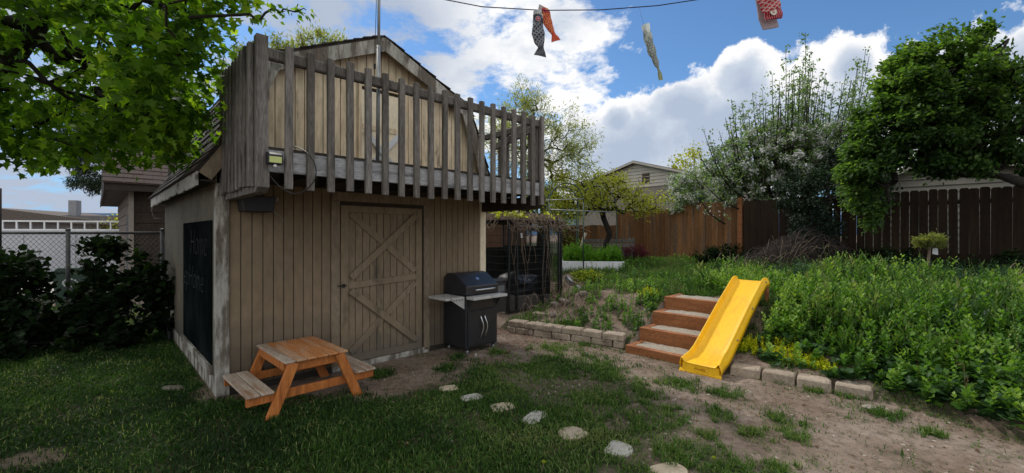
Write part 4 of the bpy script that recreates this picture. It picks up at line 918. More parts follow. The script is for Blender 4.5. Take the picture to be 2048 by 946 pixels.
vines('twig_litter', 'reddish litter of fallen twigs on the ground right of the barbecue', S, .003, pm('red_twig', (.14, .07, .05), (.24, .13, .09), 9, bump=.3), stuff='twigs')
# ------------------------------------------------------------------ board fence along the back (line x*.7193+y*.6947... parallel to the shed side)
def fpt(s):      # s metres along the fence from its far end towards the right
    return (3.70+(-M[0])*s, 15.35-M[1]*s)
def fence(name, label, s0, s1, pw, gap, h, matr, dog, zoff, step=None, postm=None, seed=1):
    a = fpt(s0); z0 = .74
    root = empty(name, (a[0], a[1], z0), math.atan2(-M[1], -M[0]), label=label, cat='fence')
    r = random.Random(seed); s = s0; L = s1-s0
    while s < s1-.02:
        x = s-s0; g = r.uniform(gap*.5, gap*1.6)+(r.choice((.006, .010, .013)) if dog and 1.6 < s-s0 < 4.4 else 0); hh = h+zoff(s)+r.uniform(-.012, .012); w_ = pw*r.uniform(.96, 1.04); ti = r.uniform(-.008, .008)
        p = [(x, -.10), (x+w_, -.10), (x+w_+ti, hh-dog), (x+w_-dog*.9+ti, hh), (x+dog*.9+ti, hh), (x+ti, hh-dog)] if dog else [(x, -.10), (x+w_, -.10), (x+w_+ti, hh), (x+ti, hh-r.uniform(0, .02))]
        o = MB(); yj = r.uniform(0, .006); o.prism(p, -.020+yj, yj); o.build('picket', matr, root, bevel=.002); s += w_+g
    for z in (.35, 1.5):
        mb = MB(); mb.box(-.02, L, .012, .05, z, z+.09); mb.build('rail', matr, root)
    k = 0
    while k*2.4 < L+.1: mb = MB(); mb.box(k*2.4-.045, k*2.4+.045, .055, .145, -.2, h-.08); mb.build('post', matr, root); k += 1
    return root
f1 = fence('board_fence', 'warm brown board fence section left of the reddish post, behind the maroon shrub', 0, 4.02, .178, .004, 1.66, FENB, 0, lambda s: .15 if s > 2.2 else 0, seed=3)
mb = MB(); mb.box(4.03, 4.15, -.05, .07, -.2, 1.90); mb.build('post', REDW, f1, bevel=.005, label='reddish square end post')
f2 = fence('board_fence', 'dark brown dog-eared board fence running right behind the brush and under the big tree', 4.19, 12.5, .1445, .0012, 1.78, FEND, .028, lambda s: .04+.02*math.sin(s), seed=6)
# fence and slatted bin at the far corner behind the planter
r = random.Random(5); p = at(1168, 500, 16.2)
f3 = empty('board_fence', (1.9, 16.9, .5), math.radians(-34), label='short brown board fence in the far corner behind the slatted compost bin', cat='fence')
for i in range(15): mb = MB(); mb.box(i*.155, i*.155+.148, -.01, .01, -.1, 1.42+r.uniform(-.02, .02)); mb.build('picket', FENB, f3)
cbn = empty('compost_bin', (2.35, 14.0, Hs(2.35, 14.0)), math.radians(-8), label='dark slatted timber compost bin in the corner behind the small tree', cat='compost bin')
for y in (0, .9):
    for i in range(5): mb = MB(); mb.box(0, 1.55, y-.012, y+.012, .02+i*.15, .12+i*.15); mb.build('slat', GREYW, cbn)
for x in (0, 1.55):
    for y in (0, .9): mb = MB(); mb.box(x-.03, x+.03, y+.014, y+.074, 0, .78); mb.build('post', GREYW, cbn)
    for i in range(5): mb = MB(); mb.box(x-.012, x+.012, .08, .88, .02+i*.15, .12+i*.15); mb.build('slat', GREYW, cbn)
# long pale branch / hose hanging to the left of the bin
x, y = 1.95, 13.2; mb = MB(); z = Hs(x, y)
mb.tube([(x+.30, y, z+.95), (x+.20, y, z+.70), (x+.12, y, z+.40), (x-.1, y, z+.22), (x-.45, y, z+.12)], [.05, .04, .022, .016, .012], 6); mb.build('pale_hose', pm('pale_hose', (.35, .30, .24), (.5, .44, .36), 5), smooth=True, label='pale hose curling down from the left end of the compost bin', cat='hose')

# raised white planter with the arch trellis
pl0 = at(1124, 530, 11.4); zg = .52
pb = empty('raised_bed', (pl0[0], 11.45, zg), math.radians(-7), label='white-panelled raised garden bed full of fresh green growth', cat='raised bed')
PL, PD, PH = 1.62, 1.5, .36
for (a, b, c, d) in ((0, PL, 0, .04), (0, PL, PD-.04, PD)): mb = MB(); mb.box(a, b, c, d, -.15, PH); mb.build('panel', WHITEP, pb, bevel=.006)
for x in (0, PL-.04): mb = MB(); mb.box(x, x+.04, .042, PD-.042, -.15, PH-.004); mb.build('panel', WHITEP, pb, bevel=.006)
mb = MB(); mb.box(.04, PL-.04, .04, PD-.04, -.1, PH-.05); mb.build('soil', pm('bed_soil', (.05, .035, .025), (.09, .07, .05), 9, bump=.6), pb)
GREENM = pm('green_pipe', (.03, .05, .04), (.05, .08, .06), 9, bump=.1, rough=.5)
def arch(name, label, u0, u1, Y, vtop, vbot, kw):
    a = at(u0, 0, Y); b = at(u1, 0, Y); zt = CH+(HV-vtop)/F*Y; zb = CH+(HV-vbot)/F*Y; r_ = (b[0]-a[0])/2; zc = zt-r_*1.15
    root = empty(name, (a[0], Y, zb), 0, label=label, cat='trellis')
    for dy in kw:
        mb = MB(); pts = [(0, dy, zc-zb)]+[(r_-r_*math.cos(q*PI/14), dy, zc-zb+r_*1.15*math.sin(q*PI/14)) for q in range(1, 14)]+[(2*r_, dy, zc-zb)]
        mb.tube(pts, .015, 6, True); mb.build('hoop', GREENM, root, smooth=True)
        for x in (0, 2*r_): mb = MB(); mb.tube([(x, dy, 0), (x, dy, zc-zb)], .016, 6); mb.build('leg', GREENM, root, smooth=True)
    return root, r_, zc-zb
ar, r_, h_ = arch('arch_trellis', 'arched dark green pipe trellis at the left side of the raised bed', 1099, 1167, 11.3, 366, 538, (0, .9))
ar2, r2_, h2_ = arch('arch_trellis', 'wider arched pipe trellis standing over the right part of the raised bed', 1153, 1233, 12.6, 372, 540, (0,))
mb = MB(); mb.tube([(0, -.02, h_-.18), (2*r_+.95, .6, h_-.22)], .013, 6); mb.tube([(-.1, -.02, h_+.06), (2*r_, -.02, h_+.10)], .010, 6); mb.build('crossbar', GALV, ar, smooth=True)

# ------------------------------------------------------------------ neighbouring houses
def siding(mb, x0, x1, zb, ztf, y, pitch=.20, n=1):
    """lap siding: tilted courses on the plane y, facing -y; ztf(x) is the rake"""
    z = zb
    while True:
        zt = z+pitch; xs_ = np.linspace(x0, x1, 41); ok = [x for x in xs_ if ztf(x) > z+.02]
        if not ok: break
        a, b = ok[0], ok[-1]
        aa, bb = [x for x in xs_ if ztf(x) >= zt] and (min(x for x in xs_ if ztf(x) >= zt), max(x for x in xs_ if ztf(x) >= zt)) or ((a+b)/2, (a+b)/2)
        mb.add([(a, y-.05, z), (b, y-.05, z), (bb, y, zt), (aa, y, zt), (a, y+.01, z), (b, y+.01, z)], [(0, 1, 2, 3), (4, 5, 1, 0)]); z = zt
SIDE = pm('pale_lap_siding', (.40, .37, .31), (.50, .46, .39), 2, (1, 1, 5), .15, .8, fine=.12)
STUC = pm('taupe_stucco', (.20, .17, .14), (.26, .225, .19), 8, bump=.3, fine=.15)
ROOFN = pm('neighbour_shingles', (.09, .075, .065), (.15, .125, .11), 12, (1, 1, 1), .5, .95, fine=.4)
def house(name, label, face_c, kA, kP, kB, zE, zP, zS, depth, side=SIDE, wall=STUC, ov=.3):
    """gable end facing us on the line x*D0+y*D1=face_c; kA right eave, kP peak, kB left eave as x/y ratios"""
    def pt(k): Y = face_c/(k*D[0]+D[1]); return Vector((k*Y, Y))
    A, P, B = pt(kA), pt(kP), pt(kB); u = (A-B).normalized(); wd = (A-B).length; xp = (P-B).length; ang = math.atan2(u.y, u.x)
    root = empty(name, (B.x, B.y, .5), ang, label=label, cat='house')
    zE -= .5; zP -= .5; zS -= .5
    rf = lambda x: zE+(zP-zE)*(x/xp if x < xp else (wd-x)/(wd-xp))
    mb = MB(); mb.prism([(0, -1), (wd, -1), (wd, zE), (xp, zP-.02), (0, zE)], .0, depth); mb.build('wall', wall, root)
    mb = MB(); siding(mb, .0, wd, zS, rf, -.005); mb.build('gable_siding', side, root)
    mb = MB(); s1 = (zP-zE)/xp; s2 = (zP-zE)/(wd-xp)
    mb.prism([(-ov, zE-s1*ov), (xp, zP), (xp, zP+.09), (-ov, zE-s1*ov+.09)], -.35, depth+.3); mb.prism([(xp+.001, zP), (wd+ov, zE-s2*ov), (wd+ov, zE-s2*ov+.09), (xp+.001, zP+.09)], -.35, depth+.3); mb.build('roof', ROOFN, root)
    mb = MB(); mb.prism([(-ov, zE-s1*ov-.07), (xp, zP-.07), (xp, zP+.06), (-ov, zE-s1*ov+.06)], -.385, -.352); mb.prism([(xp+.002, zP-.07), (wd+ov, zE-s2*ov-.07), (wd+ov, zE-s2*ov+.06), (xp+.002, zP+.06)], -.385, -.352); mb.build('rake_board', SIDE, root)
    return root, xp, wd, zE, zP
h1, xp, wd, zE, zP = house('neighbour_house', 'neighbouring house with taupe walls and a pale lap-sided gable beyond the fence', 24, .4266+.02, .287, .150, 4.75, 6.0, 4.45, 12)
mb = MB(); mb.box(xp+.42, xp+.92, -.05, -.034, zE-.1, zE+.55); mb.build('gable_vent', pm('dark_vent', (.05, .035, .025), (.08, .06, .04), 5), h1)
h2, xp, wd, zE, zP = house('neighbour_house', 'neighbouring house wall of pale horizontal siding seen under the big tree', 17.5, 1.42, .985, .80, 3.05, 3.75, .6, 9, side=pm('dim_lap_siding', (.24, .22, .18), (.30, .275, .23), 2, (1, 1, 5), .15, .8, fine=.12))
# brown garden shed roof glimpsed behind the kennel
gs = empty('garden_shed', (.0, 14.2, .2), ANG, label='brown low garden shed glimpsed between the deck and the kennel', cat='shed')
mb = MB(); mb.box(-1.3, .7, 0, 2.2, -.2, 2.1); mb.build('wall', pm('redbrown_wall', (.10, .05, .03), (.15, .08, .05), 5, bump=.3), gs)
mb = MB(); mb.prism([(-1.5, 2.05), (.9, 2.05), (.9, 2.15), (-.3, 2.75), (-1.5, 2.15)], -.2, 2.4); mb.build('roof', ROOF, gs)

# garage at the left (local x along its front, parallel with the shed front)
GC = (-10.2, 11.6)
ga_ = empty('neighbour_garage', (GC[0], GC[1], 0), ANG, label='dark brown shingle-sided garage with an overhanging roof left of the shed', cat='garage')
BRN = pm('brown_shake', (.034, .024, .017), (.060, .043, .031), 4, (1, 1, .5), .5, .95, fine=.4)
def shake(mb, x0, x1, z0, z1, y=None, axis='x', face=0, r=random.Random(9), p=.30, w=.62):
    z = z0; k = 0
    while z < z1-.01:
        zt = min(z+p-.012, z1); a = x0-(k % 2)*w/2
        while a < x1:
            e = min(a+w-.008, x1); a2 = max(a, x0); t = .022+r.uniform(0, .004)
            if e > a2+.01:
                if axis == 'x': mb.prism([(face-t, z), (face-.008, zt), (face, zt), (face, z)], a2, e, 'x')
                else: mb.prism([(face-t, z), (face-.008, zt), (face, zt), (face, z)], a2, e, 'y')
            a += w
        z += p; k += 1
mb = MB(); mb.box(0, 7, 0, 9, 0, 2.75); mb.build('wall_core', pm('dark_wall', (.03, .022, .016), (.045, .033, .025), 3), ga_)
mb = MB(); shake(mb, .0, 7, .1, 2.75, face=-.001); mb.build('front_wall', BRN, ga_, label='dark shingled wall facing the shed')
mb = MB(); shake(mb, .0, .9, .1, 2.75, axis='y', face=-.001); shake(mb, 2.1, 9, .1, 2.75, axis='y', face=-.001); shake(mb, .9, 2.1, 2.15, 2.75, axis='y', face=-.001); mb.build('side_wall', pm('lit_shake', (.11, .085, .068), (.17, .135, .11), 4, (1, 1, .5), .5, .95, fine=.3), ga_)  # lit side painted in: lighter copy of the brown shakes
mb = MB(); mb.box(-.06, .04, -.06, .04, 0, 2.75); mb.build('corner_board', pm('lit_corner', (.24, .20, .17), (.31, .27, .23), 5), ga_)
mb = MB(); mb.box(-.012, .01, .9, 2.1, .05, 2.15); mb.build('door', pm('dark_door', (.05, .05, .055), (.08, .08, .085), 5), ga_)
O = .42
mb = MB(); mb.box(-O-.1, 7.6, -O, 9.6, 2.76, 2.80); mb.build('soffit', DARKW, ga_)
mb = MB(); mb.box(-O-.12, 7.6, -O-.03, -O, 2.72, 2.93); mb.box(-O-.13, -O-.10, -O, 9.6, 2.72, 2.93); mb.build('fascia', DARKW, ga_)
roofg = MB(); slope = .62; nrow = 22
for i in range(nrow):
    y0 = -O-.06+i*.22; z0 = 2.93+i*.22*slope; r8 = random.Random(i); x = -O-.15-(i % 2)*.2
    while x < 7.6: e = min(x+.4, 7.62); x_ = max(x, -O-.16); roofg.prism([(y0-.02, z0+.012+r8.uniform(0, .008)), (y0+.22, z0+.22*slope+.012), (y0+.22, z0+.22*slope-.03), (y0-.02, z0-.03)], x_, e-.006, 'x'); x += .4
roofg.build('roof', ROOFR if 'ROOFR' in globals() else pm('red_shingles', (.045, .026, .020), (.085, .052, .041), 6, bump=.5, rough=.95, fine=.4, c3=(.055, .04, .035), s3=2, t3=.5, w3=.1), ga_)
mb = MB(); mb.prism([(-O, 2.94), (4.1, 2.94+4.8*slope), (8.9, 2.94)], -O-.1, -O+.0, 'x'); mb.build('gable_end', DARKW, ga_)

# white wall with a ladder lying on top, low house behind, bin
WL = Vector((-22.5, 15.2)); WR = Vector((-14.6, 17.3)); dv = WR-WL; wl = dv.length; wa = math.atan2(dv.y, dv.x)
ww = empty('white_wall', (WL.x, WL.y, 0), wa, label='long plain white wall behind the chain link fence at far left', cat='wall')
WW = pm('white_wall_paint', (.40, .41, .44), (.48, .49, .52), 1, bump=.05, rough=.8, fine=.05)
mb = MB(); mb.box(0, wl, 0, .15, -.05, 1.66); mb.build('panel', WW, ww); mb = MB(); mb.box(-.02, wl+.02, -.03, .18, 1.662, 1.72); mb.build('cap', WW, ww)
for i in range(5): mb = MB(); mb.box(1+i*1.6, 1.05+i*1.6, -.02, -.002, 0, 1.65); mb.build('joint_strip', WW, ww)
ld = empty('ladder', (WL.x, WL.y, 1.73), wa, label='white ladder-like railing lying along the top of the white wall', cat='ladder')
LM = pm('ladder_white', (.62, .63, .64), (.72, .73, .74), 4, bump=.05)
for z in (.03, .36): mb = MB(); mb.box(0, wl, .03, .08, z-.03, z+.03); mb.build('side_rail', LM, ld)
n = int(wl/.42)
for i in range(n): mb = MB(); mb.box(.2+i*.42, .25+i*.42, .035, .075, .061, .329); mb.build('rung', LM, ld)
lh = empty('low_house', (-42, 28, 0), math.radians(12), label='low grey house with a shallow roof and chimney at the far left', cat='house')
mb = MB(); mb.box(0, 14, 0, 8, 0, 2.9); mb.build('wall', pm('grey_lowhouse', (.12, .11, .11), (.17, .155, .15), 3), lh)
mb = MB(); mb.prism([(-.6, 2.85), (14.6, 2.2), (14.6, 2.35), (7, 3.4), (-.6, 3.75)], -.5, 8.5); mb.build('roof', ROOFN, lh)
mb = MB(); mb.box(9.8, 10.3, 2, 2.5, 2.9, 4.1); mb.build('chimney', pm('chimney_grey', (.2, .2, .21), (.26, .26, .27), 4), lh)
gb = at(155, 548, 10.0); gbn = empty('recycling_bin', (gb[0], 10.0, 0), math.radians(20), label='dark green bin with a pale round emblem behind the bushes', cat='bin')
mb = MB(); mb.prism([(-.26, 0), (.26, 0), (.32, .72), (-.32, .72)], -.28, .28); mb.build('body', pm('bin_green', (.012, .035, .022), (.02, .05, .03), 4, bump=.05, rough=.5), gbn, bevel=.02)
mb = MB(); mb.prism([(-.34, .725), (.34, .725), (.22, .84), (-.22, .84)], -.30, .30); mb.build('lid', MATS['bin_green'], gbn, bevel=.02)
mb = MB()
for k in range(12):
    q0, q1 = k*2*PI/12, (k+.72)*2*PI/12; mb.add([(.14*math.cos(q0)*s_+.0, -.285, .50+.10*math.sin(q0)*s_) for s_ in (1, .72)]+[(.14*math.cos(q1)*s_, -.285, .50+.10*math.sin(q1)*s_) for s_ in (.72, 1)], [(0, 1, 2, 3)])
mb.build('emblem', pm('bin_emblem', (.45, .47, .45), (.55, .57, .55), 4), gbn)

# chain link fence from the shed's rear corner to the left
C0 = Vector((-5.95, 7.45)); C1 = Vector((-10.6, 6.9)); dv = C1-C0; cl_ = dv.length; ca_ = math.atan2(dv.y, dv.x)
cf = empty('chain_link_fence', (C0.x, C0.y, 0), ca_, label='galvanised chain link fence running left from the shed behind dark bushes', cat='fence')
GD = pm('dull_galvanised', (.05, .05, .05), (.09, .09, .09), 7, bump=.2, rough=.6, metal=.3)
mb = MB(); mb.tube([(0, 0, 1.62), (cl_, 0, 1.62)], .024, 8); mb.build('top_rail', GD, cf, smooth=True)
for i in range(4): mb = MB(); mb.tube([(.05+i*1.45, .03, 0), (.05+i*1.45, .03, 1.66)], .03, 8); mb.blob((.05+i*1.45, .03, 1.67), (.036, .036, .03), 1, 2, 0); mb.build('post', GD, cf, smooth=True)
mb = MB(); dm = .085; n = int(cl_/dm); hN = 18; zt = 1.60
for i in range(-hN, n+1):
    for sgn in (1, -1):
        x0 = i*dm if sgn == 1 else (i+hN)*dm
        z0, z1 = zt-hN*dm, zt; xa, xb = x0, x0+sgn*hN*dm
        # clip to the panel
        def clip(xa, za, xb, zb):
            if xa == xb: return None
            t0, t1 = 0, 1
            for lo_hi in ((0, 1), (cl_, -1)):
                lim, s_ = lo_hi; da = (xa-lim)*s_; db = (xb-lim)*s_
                if da < 0 and db < 0: return None
                if da < 0: t0 = max(t0, da/(da-db))
                if db < 0: t1 = min(t1, da/(da-db))
            return (xa+(xb-xa)*t0, za+(zb-za)*t0, xa+(xb-xa)*t1, za+(zb-za)*t1) if t1 > t0 else None
        c_ = clip(xa, z0, xb, z1)
        if c_: mb.tube([(c_[0], 0, c_[1]), (c_[2], 0, c_[3])], .0028, 3, False)
mb.build('wire_mesh', GD, cf)
# dark post at the extreme left
mb = MB(); mb.tube([(0, 0, 0), (0, 0, 2.3)], .06, 10); o = mb.build('timber_post', BARKD, smooth=True, label='dark round timber post at the extreme left edge', cat='post'); pp = at(-8, 0, 6.6); o.location = (pp[0], 6.6, 0)

# ------------------------------------------------------------------ line with fish windsocks
RL = [(-1.225, 4.21, 4.05), (-.95, 4.25, 3.96), (-.3, 4.32, 3.87), (.30, 4.36, 3.855), (.9, 4.40, 3.88), (1.5, 4.45, 3.95), (2.2, 4.5, 4.08), (3.6, 4.65, 4.42), (6.3, 5.4, 5.2)]
cR = []
for a, b in zip(RL[:-1], RL[1:]):
    for k in range(6): cR.append(tuple(a[i]+(b[i]-a[i])*k/6 for i in range(3)))
mb = MB(); mb.tube(cR, .0055, 6); mb.build('rope', pm('dark_rope', (.02, .02, .035), (.04, .035, .06), 30, bump=.3), smooth=True, label='dark cord strung across the sky from the pole to the big tree', cat='rope')
def sockmat(name, base, line, dark, back, scales=True, head=(.7, .7, .7), band=None):
    t = NT(name); a = t.new('ShaderNodeAttribute', attribute_name='su').outputs['Fac']; b_ = t.new('ShaderNodeAttribute', attribute_name='sv').outputs['Fac']
    p = t.math('MULTIPLY', a, 11.0); q = t.math('MULTIPLY', b_, 3.0)
    def lines(s): 
        m = t.math('FRACT', t.math('ADD', p, t.math('MULTIPLY', q, s))); return t.math('MINIMUM', m, t.math('SUBTRACT', 1.0, m))
    d = t.math('MINIMUM', lines(1.0), lines(-1.0)); lm = t.ramp(d, [(.12, (1, 1, 1)), (.20, (0, 0, 0))])
    col = t.mix(lm, base, line)
    col = t.mix(t.ramp(a, [(.27, (1, 1, 1)), (.29, (0, 0, 0))]), col, dark)
    wv = t.noise(t.coords((1, 1, 1)), 14, 2); col = t.mix(t.ramp(t.math('MULTIPLY', wv, t.math('LESS_THAN', a, .29)), [(.52, (0, 0, 0)), (.55, (1, 1, 1))]), col, line)
    col = t.mix(t.ramp(a, [(.78, (0, 0, 0)), (.80, (1, 1, 1))]), col, band or base)
    fr = t.math('FRACT', t.math('MULTIPLY', b_, 9.0)); col = t.mix(t.math('MULTIPLY', t.math('GREATER_THAN', a, .80), t.math('LESS_THAN', fr, .18)), col, line)
    col = t.mix(t.ramp(a, [(.10, (1, 1, 1)), (.105, (0, 0, 0))]), col, head)
    bs = t.new('ShaderNodeBsdfPrincipled', {'Base Color': col, 'Roughness': .7}); tr = t.new('ShaderNodeBsdfTranslucent', {'Color': col}); mx = t.new('ShaderNodeMixShader', {0: .45, 1: bs.outputs[0], 2: tr.outputs[0]}); t.l.new(mx.outputs[0], t.out.inputs[0]); return t.m
def sock(name, label, path, widths, thick, axis, matr, eye=None, eyec=None, fold=0.0, group='fish windsocks on the line'):
    """flattened tube; path points, half-widths along axis, half-thickness"""
    root = empty(name, path[0], 0, label=label, cat='windsock', group=group); off = Vector(path[0]); m = 40; n = 20
    P = np.array(path, float); d = np.concatenate([[0], np.cumsum(np.linalg.norm(np.diff(P, axis=0), axis=1))]); s = np.linspace(0, d[-1], m)
    C = np.stack([np.interp(s, d, P[:, k]) for k in range(3)], 1); Wd = np.interp(s/d[-1], [w_[0] for w_ in widths], [w_[1] for w_ in widths]); Th = np.interp(s/d[-1], [w_[0] for w_ in thick], [w_[1] for w_ in thick])
    for _ in range(2): C[1:-1] = (C[:-2]+C[1:-1]*2+C[2:])/4
    V = []; su = []; sv = []; ax = Vector(axis).normalized(); wr = random.Random(len(label))
    for i in range(m):
        tg = Vector(C[min(i+1, m-1)]-C[max(i-1, 0)]).normalized(); x = (ax-tg*ax.dot(tg)).normalized(); y = tg.cross(x)
        for k in range(n):
            q = 2*PI*k/n; wk = 1+.05*math.sin(i*.9+k*1.3); V.append(tuple(Vector(C[i])-off+x*(math.cos(q)*Wd[i])+y*(math.sin(q)*Th[i]*wk+fold*math.sin(i*.35)*Wd[i]*.4+(.008*math.sin(i*.7+2*math.cos(q))))))
            su.append(i/(m-1)); sv.append((math.cos(q)+1)/2)
    T = [(i*n+k, i*n+(k+1) % n, (i+1)*n+(k+1) % n, (i+1)*n+k) for i in range(m-1) for k in range(n)]
    body = npmesh('body', V, T, matr, root, attrs={'su': su, 'sv': sv}, smooth=True)
    if eye:
        i = int(eye[0]*m); tg = Vector(C[i+1]-C[i-1]).normalized(); x = (ax-tg*ax.dot(tg)).normalized(); y = tg.cross(x)
        if y.y > 0: y = -y
        c = Vector(C[i])-off+x*(eye[1]*Wd[i])+y*(Th[i]*1.02+.004)
        for j, (rr_, cc) in enumerate(eyec):
            mb = MB(); cpt = c+y*(.002*j); vs = [tuple(cpt+x*(math.cos(q*PI/10)*rr_)+tg*(math.sin(q*PI/10)*rr_)) for q in range(20)]; mb.add(vs, [tuple(range(20))]); mb.build('eye', cc, body)
    return root
def flat(name, c): return pm(name, c, tuple(min(1, k*1.15) for k in c), 6, bump=0, rough=.7)
E_B, E_W, E_R = flat('eye_dark', (.02, .02, .025)), flat('eye_grey', (.30, .30, .33)), flat('eye_red', (.45, .05, .06))
Yb = 4.34
def a3(u, v, Y=Yb): return at(u, v, Y)
KB = sockmat('grey_carp_cloth', (.055, .06, .085), (.38, .40, .44), (.06, .065, .09), None, head=(.42, .43, .44), band=(.075, .08, .10))
sock('fish_windsock', 'dark grey fish windsock with white scales hanging highest left on the line', [a3(1075, 22), a3(1076, 40), a3(1076, 62), a3(1078, 80), a3(1082, 95), a3(1080, 112)],
     [(0, .040), (.1, .050), (.35, .055), (.52, .068), (.66, .056), (.80, .032), (.84, .033), (1, .066)], [(0, .03), (.5, .024), (.8, .012), (1, .006)], (1, .15, 0), KB, (.22, -.12), [(.036, E_B), (.028, E_W), (.021, E_R), (.010, E_W)])
KR = sockmat('red_carp_cloth', (.62, .035, .06), (.78, .42, .16), (.55, .05, .09), None, head=(.42, .41, .40), band=(.66, .08, .05))
sock('fish_windsock', 'red and yellow fish windsock folded behind the grey one', [a3(1077, 16, 4.42), a3(1085, 18, 4.42), a3(1093, 26, 4.42), a3(1094, 40, 4.42), a3(1098, 52, 4.42), a3(1106, 66, 4.42), a3(1112, 82, 4.42)],
     [(0, .030), (.12, .035), (.35, .045), (.55, .046), (.72, .026), (.85, .024), (1, .052)], [(0, .03), (.5, .02), (.8, .012), (1, .006)], (1, .1, .35), KR)
KW_ = sockmat('pale_carp_cloth', (.50, .54, .48), (.28, .31, .30), (.56, .60, .55), None, head=(.62, .65, .62), band=(.42, .45, .25))
sock('fish_windsock', 'pale grey-green fish windsock hanging slanted on a thread in the open sky', [a3(1291, 50), a3(1297, 80), a3(1304, 104), a3(1313, 128), a3(1318, 142), a3(1322, 160)],
     [(0, .038), (.15, .042), (.5, .040), (.72, .022), (.80, .013), (.94, .020), (1, .024)], [(0, .034), (.2, .036), (.5, .034), (.75, .016), (1, .010)], (1, .1, .2), KW_)
mb = MB(); a = a3(1279, 16, 4.43); b = a3(1288, 49); mb.tube([a, ((a[0]+b[0])/2-.01, 4.37, (a[2]+b[2])/2), b], .0012, 4); mb.build('thread', E_B, label='fine thread holding the pale fish windsock', cat='thread')
KR2 = sockmat('crimson_cloth', (.52, .02, .035), (.70, .50, .48), (.58, .20, .24), None, head=(.55, .30, .34), band=(.45, .02, .05))
r4 = sock('fish_windsock', 'crimson fish windsock with round white eye cut off by the top of the view', [a3(1532, -40, 4.45), a3(1534, -15, 4.45), a3(1540, 8, 4.45), a3(1546, 26, 4.45), a3(1548, 38, 4.45)],
     [(0, .10), (.3, .12), (.6, .11), (.8, .105), (1, .095)], [(0, .06), (.5, .05), (.8, .03), (1, .012)], (1, .1, .35), KR2, (.83, -.15), [(.036, flat('eye_pale', (.55, .52, .45))), (.013, E_R), (.007, flat('eye_pale2', (.6, .55, .5)))])
mb = MB(); o0 = r4.location; mb.prism([(at(u_, v_, 4.52)[0]-o0.x, at(u_, v_, 4.52)[2]-o0.z) for u_, v_ in ((1510, -6), (1514, 16), (1517, 38), (1526, 60), (1545, 57), (1557, 54), (1550, 30), (1530, -6))], .06, .075)
mb.build('tail', sockmat('pale_tail', (.45, .33, .36), (.6, .5, .5), (.5, .35, .38), None, head=(.5, .42, .44), band=(.5, .4, .42)), r4)
# ------------------------------------------------------------------ trees
def mix_ell(n, parts, rng, shell=.45):
    W_ = np.array([p[2] for p in parts], float); W_ /= W_.sum(); L = []
    for (c, r, w_), m in zip(parts, (W_*n).astype(int)): L.append(ell(m, c, r, rng, shell))
    return np.concatenate(L)
R1 = np.random.default_rng(101)
# near tree, left: trunk just outside the frame
parts = [((-3.6, 3.7, 4.0), (1.35, 1.2, .95), 3.0), ((-5.2, 4.6, 3.75), (1.5, 1.4, 1.0), 2.6), ((-2.45, 3.35, 3.75), (.55, .5, .62), 1.3), ((-2.9, 3.5, 3.1), (.55, .45, .55), 1.6), ((-3.5, 4.2, 2.85), (.8, .6, .50), 1.8), ((-4.4, 3.5, 3.2), (.8, .6, .65), 1.8), ((-2.4, 3.2, 4.6), (.8, .6, .5), 1.0), ((-5.0, 4.3, 2.75), (1.0, .8, .45), 1.6), ((-5.9, 4.9, 2.75), (1.2, .8, .5), 1.4), ((-4.0, 4.3, 2.5), (.5, .4, .25), .5), ((-3.15, 3.9, 2.72), (.45, .35, .28), .9), ((-3.7, 4.5, 2.75), (.5, .4, .35), .9)]
T_ = mix_ell(int(1150*max(G, .5)), parts, R1)
ok = (fbm(T_[:, 0]*1.0+T_[:, 2]*.8, T_[:, 1]-T_[:, 2]*.9, 2.0, 400, 2) > .40) & ~((T_[:, 0]/T_[:, 1] > -.50)) & (T_[:, 1] > 2.2); T_ = T_[ok]
T_ = T_[~((T_[:, 0]/T_[:, 1] > -.585) & (T_[:, 2] < 2.95+.6*(T_[:, 0]/T_[:, 1]+.585)))]
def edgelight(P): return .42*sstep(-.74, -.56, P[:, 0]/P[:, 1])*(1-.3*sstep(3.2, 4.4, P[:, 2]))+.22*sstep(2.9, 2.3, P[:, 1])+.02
SHADE_TOPS = mix_ell(400, [((-3.8, 1.2, 5.2), (2.8, 2.0, .8), 3), ((-.8, 1.0, 5.4), (1.6, 1.6, .6), .8)], R1)  # unseen crown added overhead, above the frame, to darken the left lawn
SHADE_TOPS = SHADE_TOPS[(SHADE_TOPS[:, 2]-1.6)/np.maximum(SHADE_TOPS[:, 1], .1)*F > 620]; SHADE_TOP2 = ell(260, (-9.0, 8.0, 7.3), (2.2, 2.0, .9), R1); T_ = np.concatenate([T_, SHADE_TOPS, SHADE_TOP2])  # second unseen canopy added behind at left to shade the lawn
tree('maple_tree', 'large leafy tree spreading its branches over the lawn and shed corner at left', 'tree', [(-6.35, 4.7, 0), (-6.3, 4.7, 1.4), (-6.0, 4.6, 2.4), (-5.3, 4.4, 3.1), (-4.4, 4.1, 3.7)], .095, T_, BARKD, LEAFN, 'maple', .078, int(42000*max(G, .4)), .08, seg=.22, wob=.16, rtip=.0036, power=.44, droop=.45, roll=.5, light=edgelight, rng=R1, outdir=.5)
# few leaves on the bare twig at the top, behind the frame edge
R2 = np.random.default_rng(55)
tw = np.array([at(u, v, 3.2) for u, v in [(500, 28), (530, 26), (560, 26), (590, 24), (612, 20), (548, 16), (596, 8), (520, 40), (505, 50)]])
tree('tree_branch', 'thin leafy branch of the near tree reaching over the deck at the top', 'tree branch', [at(380, 35, 3.3), at(430, 32, 3.25), at(480, 30, 3.2)], .012, tw, BARKD, LEAFN, 'rhomb', .06, 46, .02, seg=.08, wob=.10, rtip=.0035, droop=.8, rng=R2)
